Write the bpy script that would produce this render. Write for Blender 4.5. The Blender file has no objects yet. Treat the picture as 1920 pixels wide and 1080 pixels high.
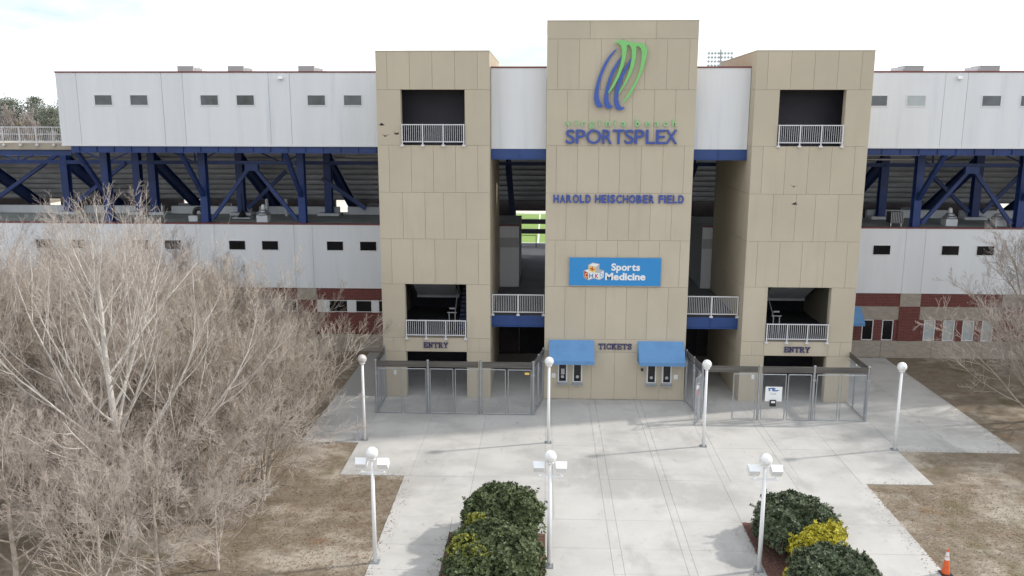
import bpy, math, random
import numpy as np
from mathutils import Vector, Matrix

S = bpy.context.scene
COL = S.collection
R = math.radians

# ------------------------------------------------------------------ camera, sky, sun, exposure
cam_d = bpy.data.cameras.new("camera")
cam_d.sensor_width = 36.0
cam_d.lens = 36.0 * 1599.7 / 1920.0
cam_d.clip_start, cam_d.clip_end = 0.5, 6000.0
cam = bpy.data.objects.new("camera", cam_d)
COL.objects.link(cam)
S.camera = cam
_p, _y, _r = R(11.139), R(2.229), R(0.104)
_fwd = Vector((-math.sin(_y) * math.cos(_p), math.cos(_y) * math.cos(_p), -math.sin(_p)))
_rt = Vector((math.cos(_y), math.sin(_y), 0.0))
_up = _rt.cross(_fwd)
_r2 = math.cos(_r) * _rt + math.sin(_r) * _up
_u2 = -math.sin(_r) * _rt + math.cos(_r) * _up
cam.matrix_world = Matrix(((_r2.x, _u2.x, -_fwd.x, 0.0), (_r2.y, _u2.y, -_fwd.y, 0.0), (_r2.z, _u2.z, -_fwd.z, 15.0), (0, 0, 0, 1)))

SUN_DIR = Vector((0.776, 0.212, 0.595)).normalized()      # towards the sun
SUN_EL = math.asin(SUN_DIR.z)
SUN_AZ = math.atan2(SUN_DIR.x, SUN_DIR.y)

world = bpy.data.worlds.new("World")
S.world = world
world.use_nodes = True
nt = world.node_tree
nt.nodes.clear()
w_out = nt.nodes.new("ShaderNodeOutputWorld")
sky = nt.nodes.new("ShaderNodeTexSky")
sky.sky_type = 'NISHITA'
sky.sun_disc = False
sky.sun_elevation = SUN_EL
sky.sun_rotation = SUN_AZ
bg_sky = nt.nodes.new("ShaderNodeBackground")
bg_sky.inputs['Strength'].default_value = 0.10
bg_cl = nt.nodes.new("ShaderNodeBackground")
bg_cl.inputs['Color'].default_value = (0.93, 0.965, 1.0, 1)
bg_cl.inputs['Strength'].default_value = 0.95
tc = nt.nodes.new("ShaderNodeTexCoord")
mp = nt.nodes.new("ShaderNodeMapping")
mp.inputs['Scale'].default_value = (1.6, 1.6, 6.0)
ns = nt.nodes.new("ShaderNodeTexNoise")
ns.inputs['Scale'].default_value = 1.7
ns.inputs['Detail'].default_value = 6.0
ns.inputs['Roughness'].default_value = 0.55
rp = nt.nodes.new("ShaderNodeValToRGB")
rp.color_ramp.elements[0].position = 0.36
rp.color_ramp.elements[0].color = (0.20, 0.20, 0.20, 1)
rp.color_ramp.elements[1].position = 0.56
rp.color_ramp.elements[1].color = (1, 1, 1, 1)
mixw = nt.nodes.new("ShaderNodeMixShader")
L = nt.links.new
L(tc.outputs['Generated'], mp.inputs['Vector'])
L(mp.outputs['Vector'], ns.inputs['Vector'])
L(ns.outputs['Fac'], rp.inputs['Fac'])
L(rp.outputs['Color'], mixw.inputs['Fac'])
L(sky.outputs['Color'], bg_sky.inputs['Color'])
L(bg_sky.outputs['Background'], mixw.inputs[1])
L(bg_cl.outputs['Background'], mixw.inputs[2])
L(mixw.outputs['Shader'], w_out.inputs['Surface'])

sun_d = bpy.data.lights.new("sun", 'SUN')
sun_d.energy = 2.0
sun_d.angle = R(2.0)
sun_d.color = (1.0, 0.95, 0.88)
sun = bpy.data.objects.new("sun", sun_d)
COL.objects.link(sun)
sun.location = (40, 20, 60)
sun.rotation_euler = SUN_DIR.to_track_quat('Z', 'Y').to_euler()

S.view_settings.view_transform = 'Standard'
S.view_settings.look = 'None'
S.view_settings.gamma = 1.0
S.view_settings.use_curve_mapping = False
S.view_settings.exposure = 0.78

rng = random.Random(7)


# ------------------------------------------------------------------ materials
def mat(name, col, rough=0.6, metal=0.0, var=0.0, vscale=1.0, col2=None, bump=0.0, bscale=20.0, piece=0.0, spec=None, stretch=None, detail=5.0, lo=0.35, hi=0.65):
    m = bpy.data.materials.new(name)
    m.use_nodes = True
    t = m.node_tree
    b = t.nodes['Principled BSDF']
    b.inputs['Roughness'].default_value = rough
    b.inputs['Metallic'].default_value = metal
    if spec is not None:
        b.inputs['Specular IOR Level'].default_value = spec
    b.inputs['Base Color'].default_value = (*col, 1)
    geo = t.nodes.new('ShaderNodeNewGeometry')
    vec = geo.outputs['Position']
    if stretch:
        mpn = t.nodes.new('ShaderNodeMapping')
        mpn.inputs['Scale'].default_value = stretch
        t.links.new(vec, mpn.inputs['Vector'])
        vec = mpn.outputs['Vector']
    last = None
    if var > 0 or col2 is not None:
        n = t.nodes.new('ShaderNodeTexNoise')
        n.inputs['Scale'].default_value = vscale
        n.inputs['Detail'].default_value = detail
        n.inputs['Roughness'].default_value = 0.6
        t.links.new(vec, n.inputs['Vector'])
        r = t.nodes.new('ShaderNodeValToRGB')
        r.color_ramp.elements[0].position = lo
        r.color_ramp.elements[1].position = hi
        c2 = col2 if col2 is not None else tuple(c * (1 - var) for c in col)
        c1 = col if col2 is not None else tuple(min(1, c * (1 + var * 0.5)) for c in col)
        r.color_ramp.elements[0].color = (*c2, 1)
        r.color_ramp.elements[1].color = (*c1, 1)
        t.links.new(n.outputs['Fac'], r.inputs['Fac'])
        last = r.outputs['Color']
    if piece > 0:
        oi = t.nodes.new('ShaderNodeObjectInfo')
        mr = t.nodes.new('ShaderNodeMapRange')
        mr.inputs['To Min'].default_value = 1 - piece
        mr.inputs['To Max'].default_value = 1 + piece
        t.links.new(oi.outputs['Random'], mr.inputs['Value'])
        hs = t.nodes.new('ShaderNodeHueSaturation')
        t.links.new(mr.outputs['Result'], hs.inputs['Value'])
        if last is not None:
            t.links.new(last, hs.inputs['Color'])
        else:
            hs.inputs['Color'].default_value = (*col, 1)
        last = hs.outputs['Color']
    if last is not None:
        t.links.new(last, b.inputs['Base Color'])
    if bump > 0:
        n2 = t.nodes.new('ShaderNodeTexNoise')
        n2.inputs['Scale'].default_value = bscale
        n2.inputs['Detail'].default_value = 4.0
        t.links.new(geo.outputs['Position'], n2.inputs['Vector'])
        bn = t.nodes.new('ShaderNodeBump')
        bn.inputs['Strength'].default_value = bump
        bn.inputs['Distance'].default_value = 0.02
        t.links.new(n2.outputs['Fac'], bn.inputs['Height'])
        t.links.new(bn.outputs['Normal'], b.inputs['Normal'])
    return m


def overlay(m, col, scale, lo, hi, amount, stretch=(1, 1, 1), detail=5.0):
    """second noise layer mixed over the base colour (stains, dirt, patches of another ground cover)"""
    t = m.node_tree
    b = t.nodes['Principled BSDF']
    geo = t.nodes.new('ShaderNodeNewGeometry')
    mpn = t.nodes.new('ShaderNodeMapping')
    mpn.inputs['Scale'].default_value = stretch
    mpn.inputs['Location'].default_value = (3.7 * scale, 1.3, 9.1)
    t.links.new(geo.outputs['Position'], mpn.inputs['Vector'])
    n = t.nodes.new('ShaderNodeTexNoise')
    n.inputs['Scale'].default_value = scale
    n.inputs['Detail'].default_value = detail
    n.inputs['Roughness'].default_value = 0.62
    t.links.new(mpn.outputs['Vector'], n.inputs['Vector'])
    mr = t.nodes.new('ShaderNodeMapRange')
    mr.interpolation_type = 'SMOOTHSTEP'
    mr.inputs['From Min'].default_value = lo
    mr.inputs['From Max'].default_value = hi
    mr.inputs['To Max'].default_value = amount
    t.links.new(n.outputs['Fac'], mr.inputs['Value'])
    mx = t.nodes.new('ShaderNodeMix')
    mx.data_type = 'RGBA'
    t.links.new(mr.outputs['Result'], mx.inputs[0])
    if b.inputs['Base Color'].links:
        t.links.new(b.inputs['Base Color'].links[0].from_socket, mx.inputs[6])
    else:
        mx.inputs[6].default_value = b.inputs['Base Color'].default_value
    mx.inputs[7].default_value = (*col, 1)
    t.links.new(mx.outputs[2], b.inputs['Base Color'])
    return m


def ribbed(m, scale, strength, axis='X'):
    t = m.node_tree
    b = t.nodes['Principled BSDF']
    geo = t.nodes.new('ShaderNodeNewGeometry')
    w = t.nodes.new('ShaderNodeTexWave')
    w.bands_direction = axis
    w.inputs['Scale'].default_value = scale
    t.links.new(geo.outputs['Position'], w.inputs['Vector'])
    bn = t.nodes.new('ShaderNodeBump')
    bn.inputs['Strength'].default_value = strength
    bn.inputs['Distance'].default_value = 0.01
    t.links.new(w.outputs['Fac'], bn.inputs['Height'])
    t.links.new(bn.outputs['Normal'], b.inputs['Normal'])
    return m


M = {}
M['tan'] = mat('tan_stucco', (0.525, 0.462, 0.358), 0.9, var=0.05, vscale=0.35, bump=0.25, bscale=60, piece=0.03, spec=0.2)
overlay(M['tan'], (0.445, 0.395, 0.31), 1.0, 0.5, 0.75, 0.45, (1.6, 1.6, 0.16))
M['tan_core'] = mat('tan_backing', (0.36, 0.32, 0.25), 0.95)
M['white'] = ribbed(mat('white_metal_cladding', (0.74, 0.755, 0.775), 0.5, var=0.05, vscale=0.5, piece=0.02, spec=0.35, stretch=(1.5, 1.5, 0.15)), 5.0, 0.12)
overlay(M['white'], (0.50, 0.54, 0.60), 1.0, 0.5, 0.8, 0.45, (1.6, 1.6, 0.10))
M['white_core'] = mat('cladding_backing', (0.22, 0.23, 0.25), 0.8)
M['redtrim'] = mat('oxide_red_coping', (0.20, 0.055, 0.05), 0.5, var=0.2, vscale=2)
M['blue'] = mat('blue_painted_steel', (0.017, 0.047, 0.185), 0.42, var=0.22, vscale=1.2, piece=0.08)
M['blueb'] = mat('blue_painted_fascia', (0.020, 0.060, 0.215), 0.4, var=0.12, vscale=1.0)
M['rail'] = mat('white_painted_rail', (0.66, 0.66, 0.68), 0.4)
M['grey'] = mat('grey_precast', (0.43, 0.43, 0.435), 0.9, var=0.22, vscale=1.4, piece=0.07, stretch=(0.6, 1, 2.5))
M['beige'] = mat('beige_slab_edge', (0.42, 0.37, 0.30), 0.85, var=0.12, vscale=0.8)
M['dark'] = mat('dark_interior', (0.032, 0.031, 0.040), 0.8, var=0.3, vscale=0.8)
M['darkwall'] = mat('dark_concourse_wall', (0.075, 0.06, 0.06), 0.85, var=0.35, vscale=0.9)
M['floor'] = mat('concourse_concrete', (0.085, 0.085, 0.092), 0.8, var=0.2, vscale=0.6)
M['shutter'] = ribbed(mat('roller_shutter', (0.032, 0.030, 0.042), 0.55, metal=0.2, var=0.1), 6.0, 0.5, 'Z')
M['stairgrey'] = ribbed(mat('stair_soffit', (0.45, 0.47, 0.50), 0.6, metal=0.1, var=0.15), 1.6, 0.6, 'Y')
M['stairblue'] = mat('stair_steel', (0.03, 0.045, 0.12), 0.5, var=0.2)
M['awning'] = mat('blue_awning_canvas', (0.135, 0.285, 0.515), 0.85, var=0.08, vscale=1.5, bump=0.1, bscale=8, spec=0.2)
M['frame'] = mat('white_window_frame', (0.70, 0.71, 0.72), 0.45)
M['glass'] = mat('dark_window_glass', (0.05, 0.062, 0.075), 0.05, var=0.5, vscale=1.1, spec=0.9, piece=0.35)  # noise and per-pane tone put uneven reflections into the colour
M['glassb'] = mat('dark_low_window_glass', (0.012, 0.012, 0.014), 0.12, var=0.3, vscale=0.8, spec=0.4)
M['blind'] = mat('blind_behind_glass', (0.42, 0.46, 0.47), 0.25, var=0.08, vscale=3, spec=0.6)
M['letter'] = mat('royal_blue_letter', (0.042, 0.082, 0.34), 0.4)
M['navy'] = mat('navy_letter', (0.03, 0.026, 0.13), 0.5)
M['green'] = mat('pale_green_letter', (0.30, 0.60, 0.27), 0.45)
M['emgreen'] = mat('emblem_green', (0.20, 0.56, 0.17), 0.35)
M['emblue'] = mat('emblem_blue', (0.042, 0.10, 0.40), 0.35)
M['board'] = mat('sign_blue', (0.026, 0.25, 0.58), 0.4, var=0.03)
M['signwhite'] = mat('sign_white', (0.80, 0.80, 0.80), 0.4)
M['red'] = mat('sign_red', (0.45, 0.04, 0.03), 0.45)
M['yellow'] = mat('sign_yellow', (0.80, 0.55, 0.12), 0.45)
M['palegrey'] = mat('sign_grey', (0.45, 0.45, 0.47), 0.5)
M['skyblue'] = mat('sign_pale_blue', (0.30, 0.45, 0.62), 0.5)
M['swblue'] = mat('sign_logo_blue', (0.03, 0.14, 0.36), 0.5)
M['pinkred'] = mat('faded_red_print', (0.45, 0.22, 0.22), 0.5)
M['black'] = mat('black_plastic', (0.015, 0.015, 0.017), 0.4)
M['galv'] = mat('galvanised_steel', (0.42, 0.44, 0.46), 0.4, metal=0.75, var=0.12, vscale=3)
M['galvd'] = mat('galvanised_wire', (0.36, 0.38, 0.41), 0.5, metal=0.5)
M['header'] = mat('weathered_header_board', (0.115, 0.105, 0.095), 0.85, var=0.35, vscale=1.5, stretch=(0.4, 1, 6))
M['lamp'] = mat('white_painted_pole', (0.80, 0.80, 0.80), 0.35)
M['globe'] = mat('opal_globe', (0.82, 0.82, 0.80), 0.2, spec=0.6, var=0.14, vscale=7)
M['dirtyglobe'] = mat('dirty_opal_globe', (0.62, 0.58, 0.54), 0.35, var=0.3, vscale=9)
M['fglass'] = mat('floodlight_glass', (0.50, 0.58, 0.68), 0.08, spec=0.8)
M['hvac'] = mat('hvac_casing', (0.50, 0.51, 0.49), 0.6, var=0.1)
M['grille'] = ribbed(mat('hvac_grille', (0.42, 0.44, 0.43), 0.6), 9.0, 0.9, 'X')
M['orange'] = mat('orange_plastic', (0.72, 0.12, 0.03), 0.5, var=0.12, vscale=9)
M['refl'] = mat('reflective_white_collar', (0.72, 0.70, 0.72), 0.35)
M['roof'] = overlay(mat('grey_green_roof_membrane', (0.235, 0.25, 0.235), 0.8, var=0.2, vscale=0.5), (0.11, 0.12, 0.12), 0.9, 0.5, 0.7, 0.7, (0.5, 1, 1))
M['topgrey'] = mat('metal_roof', (0.5, 0.5, 0.5), 0.6)
M['stone'] = mat('split_face_block', (0.36, 0.315, 0.265), 0.95, var=0.16, vscale=2.5, bump=0.5, bscale=14, piece=0.03, stretch=(1, 1, 3))
M['pad'] = mat('white_pad', (0.62, 0.64, 0.66), 0.6, var=0.1)

# brick: courses too fine to pick apart at this distance, so texture + bump on real wall slabs
mb = bpy.data.materials.new('red_brick')
mb.use_nodes = True
t = mb.node_tree
b = t.nodes['Principled BSDF']
b.inputs['Roughness'].default_value = 0.9
geo = t.nodes.new('ShaderNodeNewGeometry')
sx = t.nodes.new('ShaderNodeSeparateXYZ')
cx = t.nodes.new('ShaderNodeCombineXYZ')
t.links.new(geo.outputs['Position'], sx.inputs[0])
t.links.new(sx.outputs['X'], cx.inputs['X'])
t.links.new(sx.outputs['Z'], cx.inputs['Y'])
br = t.nodes.new('ShaderNodeTexBrick')
br.inputs['Scale'].default_value = 1.0
br.inputs['Brick Width'].default_value = 0.30
br.inputs['Row Height'].default_value = 0.10
br.inputs['Mortar Size'].default_value = 0.010
br.inputs['Color1'].default_value = (0.165, 0.040, 0.034, 1)
br.inputs['Color2'].default_value = (0.115, 0.030, 0.027, 1)
br.inputs['Mortar'].default_value = (0.21, 0.11, 0.095, 1)
t.links.new(cx.outputs[0], br.inputs['Vector'])
t.links.new(br.outputs['Color'], b.inputs['Base Color'])
bn = t.nodes.new('ShaderNodeBump')
bn.inputs['Strength'].default_value = 0.4
bn.inputs['Distance'].default_value = 0.01
bn.invert = True
t.links.new(br.outputs['Fac'], bn.inputs['Height'])
t.links.new(bn.outputs['Normal'], b.inputs['Normal'])
M['brick'] = mb

# ground covers
M['concrete'] = mat('pale_concrete', (0.485, 0.47, 0.445), 0.9, var=0.08, vscale=0.45, bump=0.12, bscale=35, piece=0.03, spec=0.2)
overlay(M['concrete'], (0.30, 0.29, 0.275), 0.17, 0.47, 0.64, 0.55, (1.0, 1.5, 1), 8)
overlay(M['concrete'], (0.53, 0.52, 0.50), 0.9, 0.54, 0.74, 0.45, (1, 0.5, 1))
overlay(M['concrete'], (0.25, 0.24, 0.23), 0.55, 0.53, 0.72, 0.42, (1, 0.4, 1), 9)
overlay(M['concrete'], (0.20, 0.195, 0.19), 3.0, 0.60, 0.76, 0.45, (1, 0.6, 1), 8)
overlay(M['concrete'], (0.16, 0.155, 0.15), 14.0, 0.74, 0.82, 0.5, (1, 1, 1), 3)
M['filler'] = mat('joint_filler', (0.30, 0.29, 0.275), 0.95)
M['lawn'] = mat('dormant_lawn', (0.235, 0.195, 0.15), 0.95, col2=(0.170, 0.135, 0.098), vscale=1.6, bump=0.8, bscale=7, spec=0.1)
overlay(M['lawn'], (0.42, 0.375, 0.31), 0.28, 0.49, 0.66, 0.75, (1, 1.5, 1), 7)
overlay(M['lawn'], (0.115, 0.10, 0.045), 0.42, 0.54, 0.70, 0.65, (1.3, 1, 1), 6)
overlay(M['lawn'], (0.22, 0.115, 0.06), 0.55, 0.56, 0.74, 0.55, (1, 1, 1), 7)
overlay(M['lawn'], (0.135, 0.105, 0.075), 3.6, 0.54, 0.74, 0.65, (1, 1.6, 1), 8)
overlay(M['lawn'], (0.40, 0.35, 0.28), 6.5, 0.60, 0.80, 0.5, (1, 2.2, 1), 8)
M['turf'] = mat('green_sports_turf', (0.19, 0.29, 0.055), 0.9, var=0.12, vscale=0.2)
M['line'] = mat('white_line_paint', (0.75, 0.75, 0.72), 0.8)
M['mulch'] = mat('red_brown_mulch', (0.17, 0.082, 0.060), 0.95, col2=(0.065, 0.033, 0.026), vscale=9, bump=1.0, bscale=18)
M['sand'] = mat('pale_far_concrete', (0.62, 0.57, 0.48), 0.9, var=0.15, vscale=0.3)

# vegetation
M['bark'] = overlay(mat('pale_grey_bark', (0.64, 0.61, 0.56), 0.95, var=0.2, vscale=3.5, bump=0.6, bscale=18), (0.30, 0.28, 0.25), 1.6, 0.5, 0.7, 0.5)
M['barkbrown'] = mat('brown_bark', (0.42, 0.36, 0.30), 0.95, var=0.35, vscale=5, bump=0.6, bscale=18)
M['twig'] = mat('pale_tan_twig', (0.59, 0.525, 0.465), 0.9, col2=(0.37, 0.31, 0.275), vscale=1.1, spec=0.2)
M['twigtan'] = mat('yellow_tan_twig', (0.57, 0.50, 0.42), 0.9, col2=(0.34, 0.285, 0.235), vscale=1.3, spec=0.2)
M['twiggrey'] = mat('grey_brown_twig', (0.44, 0.40, 0.38), 0.9, col2=(0.31, 0.27, 0.25), vscale=1.2, spec=0.2)


def leafmat(name, c1, c2, c3=None):
    m = mat(name, c1, 0.5, col2=c2, vscale=9.0, spec=0.3, detail=2.0, lo=0.40, hi=0.62)
    if c3 is not None:
        overlay(m, c3, 1.3, 0.56, 0.70, 0.8)
    return m


M['leaf'] = leafmat('dark_evergreen_leaf', (0.135, 0.165, 0.068), (0.046, 0.064, 0.028))
M['leafg'] = leafmat('dark_blue_green_leaf', (0.130, 0.160, 0.085), (0.044, 0.062, 0.034))
M['yleaf'] = leafmat('golden_yellow_leaf', (0.55, 0.48, 0.04), (0.30, 0.275, 0.025))
M['ygleaf'] = leafmat('yellow_green_leaf', (0.28, 0.28, 0.04), (0.13, 0.15, 0.035))
M['pine'] = leafmat('hazed_pine_needles', (0.25, 0.265, 0.205), (0.15, 0.165, 0.135))  # distance haze put into the colour: needles lightened
M['pineo'] = leafmat('hazed_olive_foliage', (0.27, 0.255, 0.11), (0.16, 0.16, 0.085))  # olive foliage paled as well, for the same painted haze


# ------------------------------------------------------------------ object helpers
WL = {}          # world origin of every parent


def link(o, parent=None):
    COL.objects.link(o)
    if parent is not None:
        o.parent = parent
    return o


def thing(name, label, cat, loc=(0, 0, 0), group=None, kind=None):
    o = bpy.data.objects.new(name, None)
    o.empty_display_size = 0.3
    o.location = loc
    link(o)
    WL[o] = Vector(loc)
    if label:
        o['label'] = label
    if cat:
        o['category'] = cat
    if group:
        o['group'] = group
    if kind:
        o['kind'] = kind
    return o


def tag(o, label=None, cat=None, group=None, kind=None):
    for k, v in (('label', label), ('category', cat), ('group', group), ('kind', kind)):
        if v:
            o[k] = v
    return o


def mesh_np(name, V, F, material, smooth=False):
    """F: (n,4) or (n,3) array"""
    V = np.asarray(V, dtype=np.float32)
    F = np.asarray(F, dtype=np.int32)
    me = bpy.data.meshes.new(name)
    n, k = F.shape
    me.vertices.add(len(V))
    me.vertices.foreach_set('co', V.ravel())
    me.loops.add(n * k)
    me.loops.foreach_set('vertex_index', F.ravel())
    me.polygons.add(n)
    me.polygons.foreach_set('loop_start', np.arange(0, n * k, k, dtype=np.int32))
    me.polygons.foreach_set('loop_total', np.full(n, k, dtype=np.int32))
    if smooth:
        me.polygons.foreach_set('use_smooth', np.ones(n, dtype=bool))
    me.materials.append(material)
    me.update(calc_edges=True)
    return me


class MB:
    def __init__(self):
        self.v, self.f = [], []

    def box(self, x0, x1, y0, y1, z0, z1):
        n = len(self.v)
        self.v += [(x0, y0, z0), (x1, y0, z0), (x1, y1, z0), (x0, y1, z0), (x0, y0, z1), (x1, y0, z1), (x1, y1, z1), (x0, y1, z1)]
        self.f += [(n, n + 3, n + 2, n + 1), (n + 4, n + 5, n + 6, n + 7), (n, n + 1, n + 5, n + 4), (n + 1, n + 2, n + 6, n + 5), (n + 2, n + 3, n + 7, n + 6), (n + 3, n, n + 4, n + 7)]
        return self

    def hexa(self, pts):
        n = len(self.v)
        self.v += [tuple(p) for p in pts]
        self.f += [(n, n + 3, n + 2, n + 1), (n + 4, n + 5, n + 6, n + 7), (n, n + 1, n + 5, n + 4), (n + 1, n + 2, n + 6, n + 5), (n + 2, n + 3, n + 7, n + 6), (n + 3, n, n + 4, n + 7)]
        return self

    def bar(self, a, b, w, h, upv=(0, 0, 1)):
        a, b = Vector(a), Vector(b)
        d = (b - a).normalized()
        upv = Vector(upv)
        s = d.cross(upv)
        if s.length < 1e-4:
            s = d.cross(Vector((0, 1, 0)))
        s.normalize()
        u = s.cross(d)
        s, u = s * (w / 2), u * (h / 2)
        return self.hexa([a - s - u, a + s - u, a + s + u, a - s + u, b - s - u, b + s - u, b + s + u, b - s + u])

    def tube(self, a, b, r, n=8, r2=None):
        a, b = Vector(a), Vector(b)
        r2 = r if r2 is None else r2
        d = (b - a).normalized()
        ref = Vector((0, 0, 1)) if abs(d.z) < 0.9 else Vector((1, 0, 0))
        s = d.cross(ref).normalized()
        u = s.cross(d)
        k = len(self.v)
        for p, rr in ((a, r), (b, r2)):
            for i in range(n):
                an = 2 * math.pi * i / n
                self.v.append(tuple(p + s * (rr * math.cos(an)) + u * (rr * math.sin(an))))
        for i in range(n):
            j = (i + 1) % n
            self.f.append((k + i, k + j, k + n + j, k + n + i))
        self.f.append(tuple(k + i for i in reversed(range(n))))
        self.f.append(tuple(k + n + i for i in range(n)))
        return self

    def lathe(self, c, prof, n=16):
        """prof: list of (r, z) bottom to top around centre c"""
        k = len(self.v)
        for r, z in prof:
            for i in range(n):
                an = 2 * math.pi * i / n
                self.v.append((c[0] + r * math.cos(an), c[1] + r * math.sin(an), c[2] + z))
        for q in range(len(prof) - 1):
            for i in range(n):
                j = (i + 1) % n
                self.f.append((k + q * n + i, k + q * n + j, k + (q + 1) * n + j, k + (q + 1) * n + i))
        self.f.append(tuple(k + i for i in reversed(range(n))))
        self.f.append(tuple(k + (len(prof) - 1) * n + i for i in range(n)))
        return self

    def prism_xz(self, pts, y0, y1):
        """polygon in the XZ plane extruded from y0 (front) to y1"""
        n = len(pts)
        k = len(self.v)
        self.v += [(x, y0, z) for x, z in pts] + [(x, y1, z) for x, z in pts]
        self.f.append(tuple(range(k, k + n)))
        self.f.append(tuple(range(k + 2 * n - 1, k + n - 1, -1)))
        for i in range(n):
            j = (i + 1) % n
            self.f.append((k + j, k + i, k + n + i, k + n + j))
        return self

    def build(self, name, material, parent=None, smooth=False, fixn=False):
        off = WL.get(parent, Vector((0, 0, 0))) if parent is not None else Vector((0, 0, 0))
        me = bpy.data.meshes.new(name)
        vv = [(x - off.x, y - off.y, z - off.z) for x, y, z in self.v]
        me.from_pydata(vv, [], self.f)
        if fixn:
            import bmesh
            bm = bmesh.new()
            bm.from_mesh(me)
            bmesh.ops.recalc_face_normals(bm, faces=bm.faces)
            bm.to_mesh(me)
            bm.free()
        me.materials.append(material)
        if smooth:
            me.polygons.foreach_set('use_smooth', np.ones(len(me.polygons), dtype=bool))
        me.update()
        o = bpy.data.objects.new(name, me)
        link(o, parent)
        WL[o] = off.copy()
        return o


_cache = {}


def box_piece(name, x0, x1, y0, y1, z0, z1, material, parent, chamfer=0.0):
    """one box as an object of its own; equal sizes share one mesh"""
    w, d, h = round(x1 - x0, 4), round(y1 - y0, 4), round(z1 - z0, 4)
    key = (name, w, d, h, material.name, chamfer)
    me = _cache.get(key)
    if me is None:
        q = MB()
        if chamfer > 0:
            c = chamfer
            k = 0
            q.v += [(0, 0, 0), (w, 0, 0), (w, d, 0), (0, d, 0), (0, 0, h - c), (w, 0, h - c), (w, d, h - c), (0, d, h - c), (c, c, h), (w - c, c, h), (w - c, d - c, h), (c, d - c, h)]
            q.f += [(0, 3, 2, 1), (8, 9, 10, 11)]
            for i in range(4):
                j = (i + 1) % 4
                q.f += [(i, j, 4 + j, 4 + i), (4 + i, 4 + j, 8 + j, 8 + i)]
        else:
            q.box(0, w, 0, d, 0, h)
        me = bpy.data.meshes.new(name)
        me.from_pydata(q.v, [], q.f)
        me.materials.append(material)
        me.update()
        _cache[key] = me
    off = WL.get(parent, Vector((0, 0, 0))) if parent is not None else Vector((0, 0, 0))
    o = bpy.data.objects.new(name, me)
    o.location = (x0 - off.x, y0 - off.y, z0 - off.z)
    link(o, parent)
    WL[o] = Vector((x0, y0, z0))
    return o


def copy_part(src, parent, dloc=(0, 0, 0)):
    c = src.copy()
    c.location = Vector(src.location) + Vector(dloc)
    c.parent = parent
    COL.objects.link(c)
    return c


def copy_tree(root, loc, rotz=None, scale=None, label=None):
    c = root.copy()
    COL.objects.link(c)
    c.location = loc
    if rotz is not None:
        c.rotation_euler = (0, 0, rotz)
    if scale is not None:
        c.scale = scale if hasattr(scale, '__len__') else (scale, scale, scale)
    if label:
        c['label'] = label
    WL[c] = Vector(loc)
    for ch in list(root.children):
        d = ch.copy()
        d.parent = c
        COL.objects.link(d)
        for g in list(ch.children):
            e = g.copy()
            e.parent = d
            COL.objects.link(e)
    return c


# ------------------------------------------------------------------ ground and paving
YF = 44.85                                         # plane of the tower fronts
gm = MB()
GX = [-3000, -400, -120, -60, -30, -10, 10, 30, 60, 120, 400, 3000]
GY = [-400, -60, 0, 15, 30, 45, 60, 100, 200, 500, 3500]
gv = [(x, y, -0.03) for y in GY for x in GX]
gf = [(j * len(GX) + i, j * len(GX) + i + 1, (j + 1) * len(GX) + i + 1, (j + 1) * len(GX) + i) for j in range(len(GY) - 1) for i in range(len(GX) - 1)]
gm.v, gm.f = gv, gf
tag(gm.build('ground', M['lawn']), 'dormant brown lawn with pale sandy patches around the paved plaza', kind='structure')

plaza = thing('plaza', 'pale concrete plaza of jointed slabs before the towers', None, (0, 0, 0), kind='structure')


def slabs(xs, ys, skip=()):
    g = 0.004
    for i in range(len(xs) - 1):
        for j in range(len(ys) - 1):
            x0, x1, y0, y1 = xs[i], xs[i + 1], ys[j], ys[j + 1]
            cxm, cym = (x0 + x1) / 2, (y0 + y1) / 2
            if any(a < cxm < b_ and c < cym < d for a, b_, c, d in skip):
                continue
            dz = rng.uniform(-0.003, 0.003)
            box_piece('slab', x0 + g, x1 - g, y0 + g, y1 - g, -0.14 + dz, dz, M['concrete'], plaza, 0.004)


MB().box(-5.94, 13.59, 4, 37.9, -0.2, -0.028).build('joint_filler', M['filler'], plaza)
MB().box(-11.49, 21.94, 37.951, 53.9, -0.2, -0.028).build('joint_filler', M['filler'], plaza)
slabs([-5.95, -3.45, 0.10, 2.43, 2.80, 4.95, 5.25, 7.57, 10.62, 13.60], [4, 8, 12, 16, 20, 24.3, 26.45, 28.2, 30.42], skip=((-3.45, 0.10, 0, 30.4), (7.57, 10.62, 0, 30.4)))
slabs([-5.95, -2.97, 0.10, 0.42, 2.43, 2.80, 4.95, 5.25, 7.57, 10.58, 13.60], [30.42, 34.2])
slabs([-8.75, -5.72, -2.97, 0.10, 0.42, 2.43, 2.80, 4.95, 5.25, 7.57, 7.95, 10.58, 10.95, 13.41, 16.40], [34.2, 37.95])
slabs([-11.5, -8.75, -5.72, -2.97, 0.10, 0.42, 2.43, 2.80, 4.95, 5.25, 7.57, 7.95, 10.58, 10.95, 13.41, 16.50, 19.2, 21.95], [37.95, 41.5, 44.83, 49.5, 53.95], skip=((0.0, 7.65, 44.83, 60), (-11.5, -8.7, 44.83, 60)))


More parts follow.
